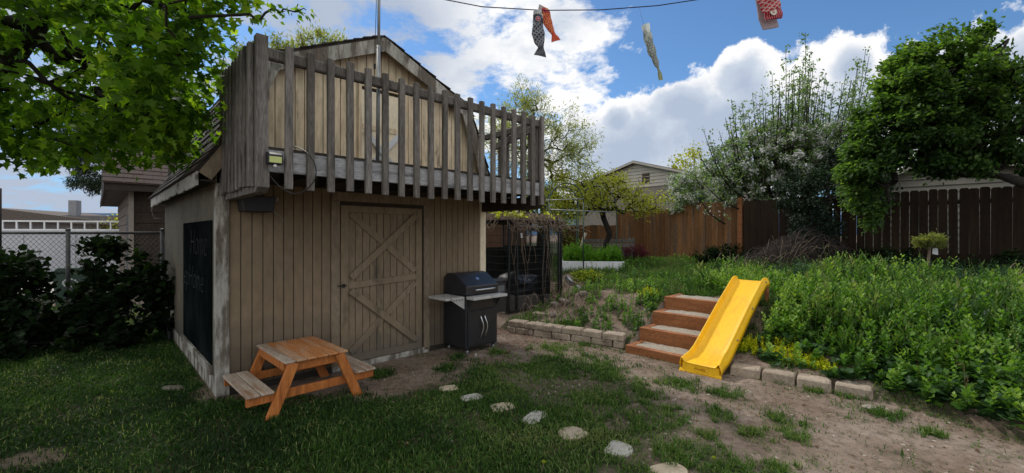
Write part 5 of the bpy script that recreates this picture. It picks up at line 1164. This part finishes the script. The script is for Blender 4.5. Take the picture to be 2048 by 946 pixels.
# conifer behind the garage
parts = [((-18.8, 19, 5.0), (1.6, 1.5, .8), 2), ((-19.0, 19, 6.6), (2.4, 1.8, 1.2), 2), ((-18.0, 18.8, 3.9), (1.0, .8, .5), 1.2)]
T_ = mix_ell(240, parts, R1)
tree('pine_tree', 'dark pine with drooping needle branches beside the garage roof', 'tree', [(-16.6, 19.2, 0), (-16.6, 19.2, 3), (-16.7, 19.2, 7.4)], .24, T_, BARKD, NEED, 'slim', .17, int(16000*max(G, .4)), .10, seg=.35, wob=.05, sag=-.1, droop=.1, rng=R1)
# willow-like tree right of the shed
parts = [((.75, 14.2, 4.2), (1.5, 1.1, 1.9), 3), ((-.3, 14.4, 4.9), (1.1, .8, 1.0), 1.3), ((1.8, 14.2, 4.4), (1.1, .9, 1.4), 1.5), ((2.2, 14.6, 3.0), (1.3, .9, .9), 1.2), ((.5, 14.2, 5.8), (.9, .6, .8), .9)]
T_ = mix_ell(760, parts, R1, .6)
tree('willow_tree', 'airy pale-leaved tree with fine drooping twigs right of the shed roof', 'tree', [(1.2, 14.6, .3), (1.15, 14.5, 1.6), (1.0, 14.4, 3.0), (.8, 14.3, 4.4)], .12, T_, BARK, LEAFW, 'slim', .125, int(19000*max(G, .4)), .13, seg=.3, wob=.14, rtip=.0048, droop=.2, rng=R1, light=lambda P: .1+0*P[:, 0])
# crown above the shed roof
parts = [((-5.9, 12.6, 6.7), (1.1, .9, .75), 2), ((-4.9, 12.6, 6.5), (.9, .8, .75), 1.5), ((-7.2, 12.6, 6.3), (1.3, .9, .9), 1.4), ((-5.6, 12.8, 5.4), (1.6, 1, .8), 1)]
T_ = mix_ell(300, parts, R1, .5)
tree('willow_tree', 'feathery grey-green treetop showing above the left slope of the shed roof', 'tree', [(-6.0, 13.2, 0), (-6.0, 13.1, 2.5), (-5.9, 12.9, 5.0)], .18, T_, BARK, LEAFW, 'slim', .15, int(13000*max(G, .4)), .10, seg=.35, wob=.14, rtip=.006, droop=.0, rng=R1)
# small crooked yard tree
parts = [((2.55, 12.9, 2.75), (1.6, .9, .5), 3), ((1.7, 12.8, 2.40), (1.0, .7, .42), 1.6), ((3.7, 12.7, 2.50), (1.15, .7, .40), 1.6), ((2.9, 12.9, 3.2), (.9, .6, .35), 1.0), ((1.3, 13.2, 3.0), (.7, .5, .5), .7)]
T_ = mix_ell(420, parts, R1, .6)
tree('fruit_tree', 'small crooked yard tree with fresh yellow-green leaves in front of the board fence', 'tree', [(2.85, 13.1, Hs(2.85, 13.1)), (2.8, 13.1, 1.15), (2.95, 13.0, 1.6), (2.75, 13.0, 2.1)], .085, T_, BARKD, LEAFY, 'rhomb', .072, int(6200*max(G, .4)), .10, seg=.2, wob=.22, rtip=.008, power=.45, droop=-.1, roll=.9, rng=R1)
# pear in blossom behind the fence, upright shoots
Yp = 12.8
parts = [((6.1, Yp+1.2, 2.9), (1.3, 1.0, .9), 2.2), ((7.4, Yp+.2, 3.3), (1.7, 1.2, 1.3), 3.5), ((8.9, Yp-.6, 3.6), (1.3, 1.1, 1.3), 2.4), ((7.9, Yp-.1, 4.4), (1.3, .9, .6), .9)]
T_ = mix_ell(620, parts, R1, .5)
TIPS = [(1462, 198), (1478, 212), (1496, 220), (1512, 205), (1450, 235), (1544, 148), (1560, 178), (1572, 100), (1588, 130), (1611, 65), (1606, 110), (1622, 128), (1640, 152), (1655, 165), (1668, 172), (1684, 170), (1702, 160), (1716, 138), (1731, 100), (1738, 112), (1745, 160), (1760, 190), (1532, 200), (1590, 170), (1420, 282), (1408, 262), (1395, 300), (1432, 300), (1480, 260), (1520, 240), (1485, 205), (1505, 190), (1525, 180), (1580, 140), (1600, 135), (1628, 120), (1650, 150), (1692, 150), (1710, 175), (1438, 262), (1470, 230)]
def shoots(root, off, rng):
    """tall straight water sprouts rising out of the crown, each with short side spurs and small leaf tufts"""
    mb = MB(); LP = []; LD = []; BP = []
    tips = TIPS+[(u+rng.uniform(-16, 16), v+rng.uniform(18, 90)) for u, v in TIPS for _ in range(2)]
    for u, v in tips:
        Yq = Yp+rng.uniform(-1.0, 1.0); tp = np.array(at(u, v, Yq)); bs = np.array([8.0+(tp[0]-8.0)*.62+rng.uniform(-.25, .25), Yp+(Yq-Yp)*.5, min(rng.uniform(2.6, 3.6), tp[2]-.8)])
        c1 = bs+(tp-bs)*.4+np.array([(tp[0]-bs[0])*.28, 0, 0]); n = 12; pts = []
        for k in range(n+1):
            s = k/n; p = (1-s)**2*bs+2*s*(1-s)*c1+s*s*tp+np.array([.015*math.sin(9*s+u), .015*math.cos(7*s+u), 0]); pts.append(p)
        mb.tube([tuple(p-off) for p in pts], [.020*(1-s/n)+.006 for s in range(n+1)], 5, False)
        L = np.linalg.norm(tp-bs); m = int(L/.11)
        for q_ in range(m):
            s = (q_+rng.random())/m; k = min(int(s*n), n-1); p = pts[k]+(pts[k+1]-pts[k])*(s*n-k); sp = .16*(1-s)+.05; e = p+np.array([rng.normal(0, sp), rng.normal(0, sp), abs(rng.normal(0, .07))+.02])
            if sp > .09: mb.tube([tuple(p-off), tuple(e-off)], [.007, .004], 4, False)
            for _ in range(int(rng.uniform(4, 8))): LP.append(e+rng.normal(0, .035, 3)); LD.append(rng.normal(0, .7, 3)+np.array([0, 0, .45]))
            if rng.random() < .5*(1-s)+.12:
                for _ in range(5): BP.append(e+rng.normal(0, .05, 3))
    mb.build('upright_shoots', BARKD, root, smooth=True)
    LP = np.array(LP); V, T, k = leaves(LP-off, np.array(LD), .080*rng.uniform(.6, 1.3, len(LP)), 'rhomb', .9, rng); npmesh('shoot_leaves', V, T, LEAFP, root, attrs={'rnd': np.repeat(np.clip(rng.normal(.5, .25, len(LP)), 0, 1), k)})
    BP = np.array(BP); V, T, k = leaves(BP-off, rng.normal(0, 1, (len(BP), 3)), .062*rng.uniform(.7, 1.3, len(BP)), 'rhomb', 1.0, rng); npmesh('blossom', V, T, BLOS, root, attrs={'rnd': np.repeat(rng.random(len(BP)), k)})
def petals(root, A, par, R, thin, off, rng):
    n = int(21000*max(G, .5)); cand = thin[(A[thin][:, 2] < 4.8+1.6*rng.random(len(thin)))]; cc = rng.choice(cand, n//7); P = np.repeat(A[cc], 7, 0)+rng.normal(0, .05, (n//7*7, 3)); P -= np.array([0, .05, 0])
    V, T, k = leaves(P-off, rng.normal(0, 1, (len(P), 3)), .066*rng.uniform(.7, 1.3, len(P)), 'rhomb', 1.0, rng)
    npmesh('blossom', V, T, BLOS, root, attrs={'rnd': np.repeat(rng.random(len(P)), k)})
    shoots(root, off, rng)
order = T_
tree('pear_tree', 'blossoming pear tree with tall upright shoots and white flowers behind the fence', 'tree', [(8.2, Yp+.1, .5), (8.2, Yp, 1.8), (8.0, Yp, 2.8), (7.9, Yp, 3.6)], .16, order, BARK, LEAFP, 'rhomb', .074, int(34000*max(G, .4)), lambda A_: (.085-.040*sstep(4.6, 5.0, A_[:, 2:3])), seg=.28, wob=.06, rtip=.0055, power=.45, droop=.0, rng=R1, extra=petals)
# dark evergreen mass between pear and big tree, climbing over the fence
parts = [((7.35, 10.75, 2.6), (.75, .6, .7), 2), ((7.2, 10.4, 1.9), (.65, .5, .6), 1.5), ((8.3, 10.0, 2.7), (.6, .5, .6), 1), ((8.9, 11.4, 3.2), (1.0, .8, 1.0), 2)]
T_ = mix_ell(260, parts, R1)
tree('juniper_bush', 'dark blue-green juniper growing over the fence above the brush pile', 'bush', [(7.6, 10.5, .7), (7.6, 10.5, 1.4), (7.6, 10.6, 2.2)], .09, T_, BARKD, leafmat('juniper', [(.006, .016, .010), (.014, .032, .018), (.03, .055, .026)], .2, .6), 'rhomb', .075, int(12000*max(G, .4)), .08, seg=.2, wob=.1, rng=R1)
# the big dense tree at the right
parts = [((8.5, 7.2, 4.0), (2.1, 1.5, 1.05), 5), ((6.9, 7.5, 3.40), (.85, .8, .60), 2.2), ((6.35, 7.7, 2.75), (.5, .5, .42), 1.5), ((7.0, 7.5, 4.3), (.5, .5, .35), .8), ((10.0, 6.8, 4.3), (2.0, 1.5, 1.4), 3.5), ((7.2, 7.3, 4.0), (1.0, .8, .7), 2.0), ((7.6, 7.3, 3.0), (1.4, .8, .42), 2.0), ((8.6, 7.2, 4.75), (1.2, 1.0, .5), 1.0), ((6.5, 7.9, 2.15), (.3, .35, .45), .40)]
T_ = mix_ell(int(1900*max(G, .5)), parts, R1, .42)
T_ = T_[fbm(T_[:, 0]+T_[:, 2]*.8, T_[:, 1]-T_[:, 2]*.9, 1.2, 410, 2) > .42-.4*(T_[:, 0]/T_[:, 1] < .97)]; T_[:, 2] = np.round(T_[:, 2]/.34)*.34+R1.normal(0, .045, len(T_))+.12*np.sin(T_[:, 0]*2.1)
T_ = T_[~((T_[:, 0]/T_[:, 1] > .93) & ((T_[:, 2]-1.6)/T_[:, 1]*F < 122))]
tree('elm_tree', 'big dense dark green tree overhanging the fence at the right', 'tree', [(10.6, 6.1, .4), (10.5, 6.15, 1.6), (10.0, 6.4, 2.6), (9.3, 6.7, 3.3), (8.7, 7.0, 3.9)], .20, T_, BARKD, LEAFR, 'rhomb', .080, int(88000*max(G, .35)), .065, seg=.28, wob=.12, rtip=.005, droop=.15, rng=R1, outdir=.9, roll=.4,
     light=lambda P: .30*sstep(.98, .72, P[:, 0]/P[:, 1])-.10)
# limb seen against the siding
mb = MB(); mb.tube([at(2070, 372, 6.4), at(2035, 362, 6.6), at(2000, 352, 6.9), at(1965, 350, 7.1), at(1930, 352, 7.2), at(1890, 345, 7.3)], [.085, .07, .05, .038, .028, .018], 8); 
lo = bpy.data.objects['elm_tree']; mb.v = [(a-lo.location.x, b-lo.location.y, c-lo.location.z) for a, b, c in mb.v]; mb.build('limb', BARKD, lo, smooth=True)
# far trees
def far_tree(label, x, y, z0, h, r, cols, n, sz, seed, nm='tree'):
    rg = np.random.default_rng(seed); parts = [((x, y, z0+h*.68), (r, r*.8, h*.30), 3), ((x-r*.6, y, z0+h*.5), (r*.6, r*.6, h*.22), 1), ((x+r*.65, y, z0+h*.52), (r*.55, r*.6, h*.24), 1)]
    T_ = mix_ell(120, parts, rg, .5); tree('distant_tree', label, 'tree', [(x, y, z0), (x, y, z0+h*.3), (x, y, z0+h*.6)], .15+h*.01, T_, BARK, cols, 'rhomb', sz, n, sz*1.3, seg=.6, wob=.12, rtip=.012, droop=0, rng=rg)
far_tree('light tan-green tree behind the neighbouring house roof', 12.3, 31, 0, 8.3, 1.9, LEAFY, 2600, .22, 1)
far_tree('bare grey shrubby tree behind the left side of the sided gable', 6.3, 31.5, 0, 7.2, 1.4, LEAFW, 600, .2, 2)
far_tree('yellow-green tree far beyond the white wall, leftmost of three', -27.5, 31, 0, 2.9, 1.6, LEAFY, 1600, .20, 3)
far_tree('greener tree far beyond the white wall, middle of three', -24.6, 31, 0, 3.3, 1.5, LEAFP, 1800, .20, 4)
far_tree('pale tree far beyond the white wall, next to the garage corner', -22.0, 31, 0, 2.7, 1.5, LEAFW, 1500, .20, 5)
far_tree('green thicket beyond the end of the raised bed, behind the kennel', 1.1, 16.6, .5, 3.0, 1.5, LEAFW, 5200, .10, 6)
far_tree('green thicket left of the kennel roof behind the shed', -1.2, 17.5, .2, 3.0, 1.4, LEAFP, 2600, .12, 8)
# shrubs and dark bushes -------------------------------------------------------
def bush(name, label, cat, parts, n, lsz, lm, tpl='rhomb', seed=1, stems=60, spread=.05, group=None, **kw):
    rg = np.random.default_rng(seed); T_ = mix_ell(stems, parts, rg, .5); c = parts[0][0]; b = (c[0], c[1], Hs(c[0], c[1])-.02)
    T_[:, 2] = np.maximum(T_[:, 2], b[2]+.06)
    return tree(name, label, cat, [b, (b[0], b[1], b[2]+.08), (b[0], b[1], b[2]+.18)], .02, T_, BARKD, lm, tpl, lsz, n, spread, seg=.12, wob=.15, rtip=.003, power=.4, rng=rg, group=group, parent_name='foliage', **kw)
q = max(G, .4)
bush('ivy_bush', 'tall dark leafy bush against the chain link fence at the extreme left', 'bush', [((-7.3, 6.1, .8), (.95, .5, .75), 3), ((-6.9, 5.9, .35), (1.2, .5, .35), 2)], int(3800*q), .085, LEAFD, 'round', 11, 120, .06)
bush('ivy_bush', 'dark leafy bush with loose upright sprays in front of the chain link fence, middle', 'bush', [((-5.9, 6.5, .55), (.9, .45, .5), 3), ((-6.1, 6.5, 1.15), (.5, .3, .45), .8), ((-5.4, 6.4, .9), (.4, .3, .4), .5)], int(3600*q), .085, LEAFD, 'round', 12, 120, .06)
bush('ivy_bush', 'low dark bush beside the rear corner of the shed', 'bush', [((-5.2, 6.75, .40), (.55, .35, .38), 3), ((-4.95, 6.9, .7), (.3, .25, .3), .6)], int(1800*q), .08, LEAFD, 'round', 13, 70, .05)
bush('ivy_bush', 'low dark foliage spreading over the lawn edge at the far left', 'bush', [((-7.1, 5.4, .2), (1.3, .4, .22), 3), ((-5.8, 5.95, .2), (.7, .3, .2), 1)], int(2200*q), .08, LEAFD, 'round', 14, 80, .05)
bush('maroon_shrub', 'small maroon-leaved shrub against the brown board fence', 'shrub', [((3.85, 13.6, 1.02), (.48, .35, .24), 3)], 2600, .06, MAROON, 'slim', 15, 70, .05)
bush('yellow_shrub', 'low yellow-flowering plant on the bank in front of the raised bed', 'shrub', [((1.75, 9.9, .62), (.38, .3, .12), 3)], 2600, .04, leafmat('yellowgreen', [(.03, .07, .01), (.12, .18, .01), (.45, .42, .02)], .3, .6), 'rhomb', 16, 80, .04)
bush('flower_clump', 'bright yellow flower clump beside the top step', 'flowers', [((2.22, 7.0, .62), (.17, .14, .10), 3)], 900, .032, SEDUM, 'rhomb', 17, 40, .03)
# young round-headed tree with a white tag at the fence
x, y = gpt(1855, 553); R3 = np.random.default_rng(8); z = Hs(x, y)
T_ = ell(60, (x+.04, y, z+.66), (.27, .22, .085), R3, .5)
tt = tree('topiary_tree', 'young round-headed tree on a pale crooked stem with a white tag', 'tree', [(x, y, z), (x+.02, y, z+.32), (x+.045, y, z+.60)], .028, T_, TWIG, LEAFW, 'slim', .07, 2200, .035, seg=.08, wob=.1, rtip=.003, rng=R3)
mb = MB(); mb.prism([(.06, .42), (.17, .40), (.16, .52), (.07, .53)], -.03, -.027); mb.build('tag', WHITEP, tt)
# brush pile along the fence
S = []; rv = random.Random(77)
for i in range(480):
    u = rv.gauss(1610, 62); x0, y0 = at(u, 0, rv.uniform(9.6, 10.7))[:2]; z = Hs(x0, y0); a = rv.uniform(0, 6.28); L = rv.uniform(.5, 1.6); h = rv.uniform(.08, .75)*math.exp(-((u-1610)/110)**2); tu = rv.uniform(-1.4, 1.4); pts = []
    for k in range(8): s = k/7; pts.append((x0+math.cos(a+tu*s)*L*(s-.5), y0+math.sin(a+tu*s)*L*(s-.5)*.5, z+h*(.35+.9*math.sin(PI*(s*.8+.1)))+.05*rv.uniform(-1, 1)))
    S.append(pts)
vb = vines('brush_pile', 'tangled pile of dead grey branches heaped against the fence', S, .0055, pm('dead_twig', (.022, .017, .015), (.075, .060, .052), 9, bump=.3))
S = []
for i in range(15):
    u = rv.gauss(1600, 55); x0, y0 = at(u, 0, 9.6)[:2]; z = Hs(x0, y0); L = rv.uniform(.5, 1.1); a = rv.uniform(-.6, 3.6); S.append([(x0+math.cos(a)*L*s*.8+.1*math.sin(s*5+i), y0-.1*s, z+.12+rv.uniform(0, .5)+L*math.sin(a)*s*.7+.05*math.sin(6*s+i)) for s in (0, .25, .5, .75, 1)])
npb = vines('pale_canes', 'pale bent canes sticking out of the brush pile', S, .007, TWIG, stuff='canes')
S = []
for (u, v, du) in [(2010, 570, 25), (2030, 600, 12), (2000, 585, 30)]:
    x, y = gpt(u, v); S.append([(x+du*.006*s, y-.02*s, Hs(x, y)+.05+.30*math.sin(s*1.7)) for s in (0, .3, .6, .9, 1.2)])
for s_, l_ in zip(S[:2], ('bent pale cane arching over the dark ferns near the right edge', 'shorter bent cane lower down at the right edge')): vines('bent_cane', l_, [s_], .009, TWIG)
mbv = bush('bramble_bush', 'dark leafy undergrowth along the fence foot left of the brush pile', 'bush', [((6.0, 12.0, .95), (1.1, .5, .30), 3)], int(5200*q), .06, LEAFD, 'rhomb', 19, 90, .06)
bush('bramble_bush', 'dark undergrowth along the fence foot right of the brush pile', 'bush', [((8.3, 9.6, .95), (1.3, .5, .40), 3), ((9.4, 8.4, .9), (.8, .5, .35), 1)], int(6000*q), .06, LEAFD, 'rhomb', 20, 110, .06)

# ------------------------------------------------------------------ weeds on the bank (nobody could count them)
rw_ = np.random.default_rng(66)
SED = [(1500, 696), (1520, 706), (1545, 712), (1562, 700), (1590, 712), (1580, 725), (1615, 728), (1640, 735), (1480, 700), (1605, 715), (1535, 695), (1664, 745)]
SLIDEP = [(2.0, 4.9), (2.4, 4.65), (3.75, 6.0), (3.25, 6.6)]
def region(u0, v0): return gp(u0, v0)
def weeds(name, n, dens, hmin, hmax, nl, lsz, matr, tpl, label, box, up=.55, rshift=0.0, flower=False):
    x = rw_.uniform(box[0], box[1], n); y = rw_.uniform(box[2], box[3], n); d = dens(x, y); k = rw_.random(n) < d; x, y, d = x[k], y[k], d[k]; n = len(x)
    z = H(x, y); hh = (hmin+(hmax-hmin)*rw_.random(n)**1.5)*(.25+1.5*fbm(x, y, 1.7, 123)); la = rw_.uniform(0, 6.28, n); ln = rw_.uniform(0, .28, n)
    m = n*nl; s = np.tile(np.linspace(.08, 1, nl), n); X = np.repeat(x, nl); Y = np.repeat(y, nl); Z = np.repeat(z, nl); Hh = np.repeat(hh, nl); LA = np.repeat(la, nl); LN = np.repeat(ln, nl)
    P = np.stack([X+np.cos(LA)*LN*s*Hh, Y+np.sin(LA)*LN*s*Hh, Z+s*Hh], 1); a = np.tile(np.arange(nl)*2.4, n)+np.repeat(rw_.uniform(0, 6.28, n), nl)
    dr = np.stack([np.cos(a), np.sin(a), up*(.3+s)+rw_.normal(0, .2, m)], 1); sz = lsz*(1.25-.65*s)*rw_.uniform(.7, 1.3, m)*np.repeat(rw_.uniform(.7, 1.25, n), nl)
    cl = np.repeat(np.clip(fbm(x, y, 1.1, 88, 3)*1.7-.55+rw_.normal(0, .12, n), 0, 1), nl); rv_ = np.clip(.10+.45*cl+.40*s**1.5+rw_.normal(0, .08, m)+rshift, 0, 1)
    rv_ = np.clip(rv_+np.repeat(rw_.normal(0, .14, n), nl), 0, 1); V, T, kk = leaves(P, dr, sz, tpl, .5, rw_); av = np.repeat(rv_, kk)
    # stems
    A = np.stack([x, y, z], 1); B = A+np.stack([np.cos(la)*ln*hh, np.sin(la)*ln*hh, hh], 1); V2, T2 = frusta(A, B, np.full(n, .0035), np.full(n, .002), 3)
    T2 = np.concatenate([T2[:, [0, 1, 2]], T2[:, [0, 2, 3]]])+len(V); V = np.concatenate([V, V2]); T = np.concatenate([T, T2]); av = np.concatenate([av, np.full(len(V2), .3)])
    return npmesh(name, V, T, matr, attrs={'rnd': av}, kind='stuff', label=label, cat='weeds')
slx = lambda x, y: sdist(x, y, SLIDEP)
def along(x, y): return (x-SL0[0])*D[0]+(y-SL0[1])*D[1], -((x-SL0[0])*M[0]+(y-SL0[1])*M[1])   # uphill, rightwards of the slide
def dW(x, y):
    a, r_ = along(x, y); dB = sdist(x, y, BANK)
    k = sstep(.10, .24, dB)*(r_ > .46)*sstep(4.9, 3.6, a)+.6*(r_ > -.9)*(r_ <= .46)*(a > 2.0)*sstep(4.2, 3.0, a)
    k = k*np.where(fbm(x, y, 1.3, 200) > .40, 1, .12+.5*(fbm(x, y, 5, 201) > .55))
    k = np.where((x > 3.3) & (dB < .8) & (dB > .07), 1.0, k)
    return k*(slx(x, y) < -.03)*inview(x, y, .2)*(1-.93*ring(x, y, SED, .13))
def ring(x, y, uv, r):
    k = np.zeros_like(x)
    for (u, v) in uv: px, py = gpt(u, v); k = np.maximum(k, sstep(r, r*.3, np.hypot(x-px, y-py)))
    return k
weeds('weeds', int(21000*q), lambda x, y: dW(x, y)*(.35+.65*sstep(.2, .8, sdist(x, y, BANK))), .12, .42, 16, .068, WEED, 'rhomb', 'dense upright bright green weeds covering the bank right of the slide', (1.8, 11, 2.2, 10.5), up=.9, rshift=.20)
weeds('seed_stalks', int(2600*q), lambda x, y: dW(x, y)*sstep(.3, .8, sdist(x, y, BANK))*.6, .30, .52, 9, .030, leafmat('seed_stalk', [(.07, .12, .03), (.16, .22, .06), (.34, .38, .16)], .3, .6), 'rhomb', 'thin stalks with pale yellow-green heads standing above the weeds', (1.8, 10, 2.6, 10), up=1.4, rshift=.2)
weeds('dry_stalks', int(1500*q), lambda x, y: dW(x, y)*.5, .12, .34, 6, .05, leafmat('dry_leaf', [(.10, .07, .035), (.20, .14, .07), (.30, .23, .12)], .1, .8), 'slim', 'dry brown stalks and dead leaves among the green weeds', (1.8, 10, 2.6, 10), up=.6)
weeds('lime_weeds', int(5000*q), lambda x, y: dW(x, y)*(fbm(x, y, 1.1, 760) > .54), .10, .30, 18, .048, leafmat('lime_leaf', [(.05, .10, .010), (.12, .20, .02), (.24, .34, .05)], .4, .55), 'slim', 'lighter lime-green weeds in patches on the bank', (1.8, 11, 2.2, 10.5), up=.9, rshift=.1)
weeds('tall_grass', int(5200*q), lambda x, y: dW(x, y)*(fbm(x, y, 1.6, 720) > .52)*sstep(.2, .7, sdist(x, y, BANK)), .18, .42, 9, .17, GRASSM, 'slim', 'clumps of long arching grass among the weeds on the bank', (1.8, 11, 2.2, 10.5), up=1.9, rshift=.22)
weeds('broadleaf_weeds', int(9000*q), lambda x, y: dW(x, y)*sstep(1.6, .6, sdist(x, y, BANK))*.9, .05, .16, 8, .085, leafmat('broad_leaf', [(.012, .034, .012), (.028, .072, .020), (.060, .13, .04), (.11, .20, .08)], .3, .5), 'round', 'darker broad-leaved weeds along the front edge of the bank', (1.8, 9, 1.2, 8), up=.35)
weeds('fern_weeds', int(5000*q), lambda x, y: sstep(.1, .3, sdist(x, y, BANK))*sstep(3.9, 5.2, x)*sstep(9.6, 7.5, x+.0*y)*inview(x, y, .3), .14, .34, 15, .085, leafmat('fern_leaf', [(.010, .030, .014), (.022, .060, .026), (.045, .10, .045), (.09, .16, .08)], .3, .5), 'slim', 'dark feathery ferns and weeds filling the right edge of the bank', (4, 10.5, 2.0, 8.5), up=.5)
def dS(x, y): return ring(x, y, SED, .15)*(sdist(x, y, BANK) > .1)
weeds('sedum', int(12000*q), lambda x, y: dS(x, y)*(fbm(x, y, 6, 900) > .44), .05, .12, 10, .026, SEDUM, 'rhomb', 'patch of yellow-green sedum spilling behind the edging blocks', (2.0, 4.6, 4.0, 6.6), up=.8, rshift=.15)
LW = [(1180, 640), (1150, 625), (1215, 625), (1255, 645), (1270, 665), (1190, 605), (1225, 560), (1250, 580), (1275, 560), (1300, 590), (1240, 620), (1285, 640), (1305, 620), (1320, 570), (1200, 560), (1190, 580), (1330, 560), (1265, 610), (1208, 660), (1225, 655), (1312, 605), (1160, 540), (1180, 548), (1290, 605), (1290, 575), (1245, 545), (1100, 690), (1095, 697), (1140, 600)]
weeds('bank_weeds', int(7000*q), lambda x, y: np.maximum(ring(x, y, LW, .22)*.65, .08*(fbm(x, y, 2.0, 950) > .5))*(sdist(x, y, BANK) > .15)*((stepsH(x, y)[1] < -.04) | (stepsH(x, y)[0] > 1.55)), .10, .26, 14, .05, WEED, 'rhomb', 'scattered green weed clumps on the worn slope left of the steps', (-.3, 5.5, 5.5, 11), up=.8, rshift=.08)
weeds('back_weeds', int(4200*q), lambda x, y: sstep(2.6, 3.4, sdist(x, y, BANK))*sstep(.42, .55, fbm(x, y, 1.3, 301))*.8*inview(x, y)*(y < 13.6), .08, .22, 12, .055, WEED, 'rhomb', 'patches of taller weeds in the grass at the back of the bank', (1, 10, 7, 13.6), up=.8)
# growth in the raised bed
def bedd(x, y):
    c, s = math.cos(math.radians(-7)), math.sin(math.radians(-7)); lx = (x-pl0[0])*c+(y-11.45)*s; ly = -(x-pl0[0])*s+(y-11.45)*c
    return ((lx > .08) & (lx < PL-.05) & (ly > .08) & (ly < PD-.05)).astype(float)
o = weeds('bed_plants', 2600, bedd, .18, .42, 14, .075, leafmat('fresh_leaf', [(.04, .10, .012), (.085, .20, .02), (.15, .30, .03)], .45, .5), 'rhomb', 'fresh bright green plants crowding the raised bed', (pl0[0]-.3, pl0[0]+2.2, 11.2, 13.4), up=1.0, rshift=.2); o.location.z = .16
weeds('lawn_weeds', int(520*q), lambda x, y: ring(x, y, [(1095, 790), (1120, 805), (1080, 900), (1110, 920), (1400, 905), (1440, 935), (580, 930), (610, 915), (1180, 745), (1350, 830), (1470, 960), (1060, 925)], .20)*.9, .02, .06, 10, .05, leafmat('lawn_weed', [(.02, .06, .008), (.05, .13, .015), (.10, .21, .03)], .35, .5), 'slim', 'dandelion rosettes and paler weeds growing in the lawn', (-2.5, 2.5, 2.3, 5.8), up=.35)
# dandelions: one seed head, few yellow flowers
for i, (u, v, yel, lb) in enumerate([(1762, 530, 0, 'white dandelion seed head rising above the weeds at the back'), (1425, 938, 1, 'yellow dandelion in the leafy tuft at the bottom right of centre'), (1085, 944, 1, 'yellow dandelion in the lawn at the bottom edge'), (950, 722, 0, 'white dandelion seed head before the barbecue')]):
    x, y = gpt(u, v); z = Hs(x, y); h = .30 if (i == 0) else .07; rt = empty('dandelion', (x, y, z), 0, label=lb, cat='dandelion')
    mb = MB(); mb.tube([(0, 0, 0), (.008, 0, h)], .0025, 5); mb.build('stem', TWIG, rt); mb = MB(); mb.blob((.008, 0, h), (.026 if i == 0 else .016,)*2+(.010 if yel else .024,), i, 2, .1); mb.build('flower', SEDUM if yel else BLOS, rt)
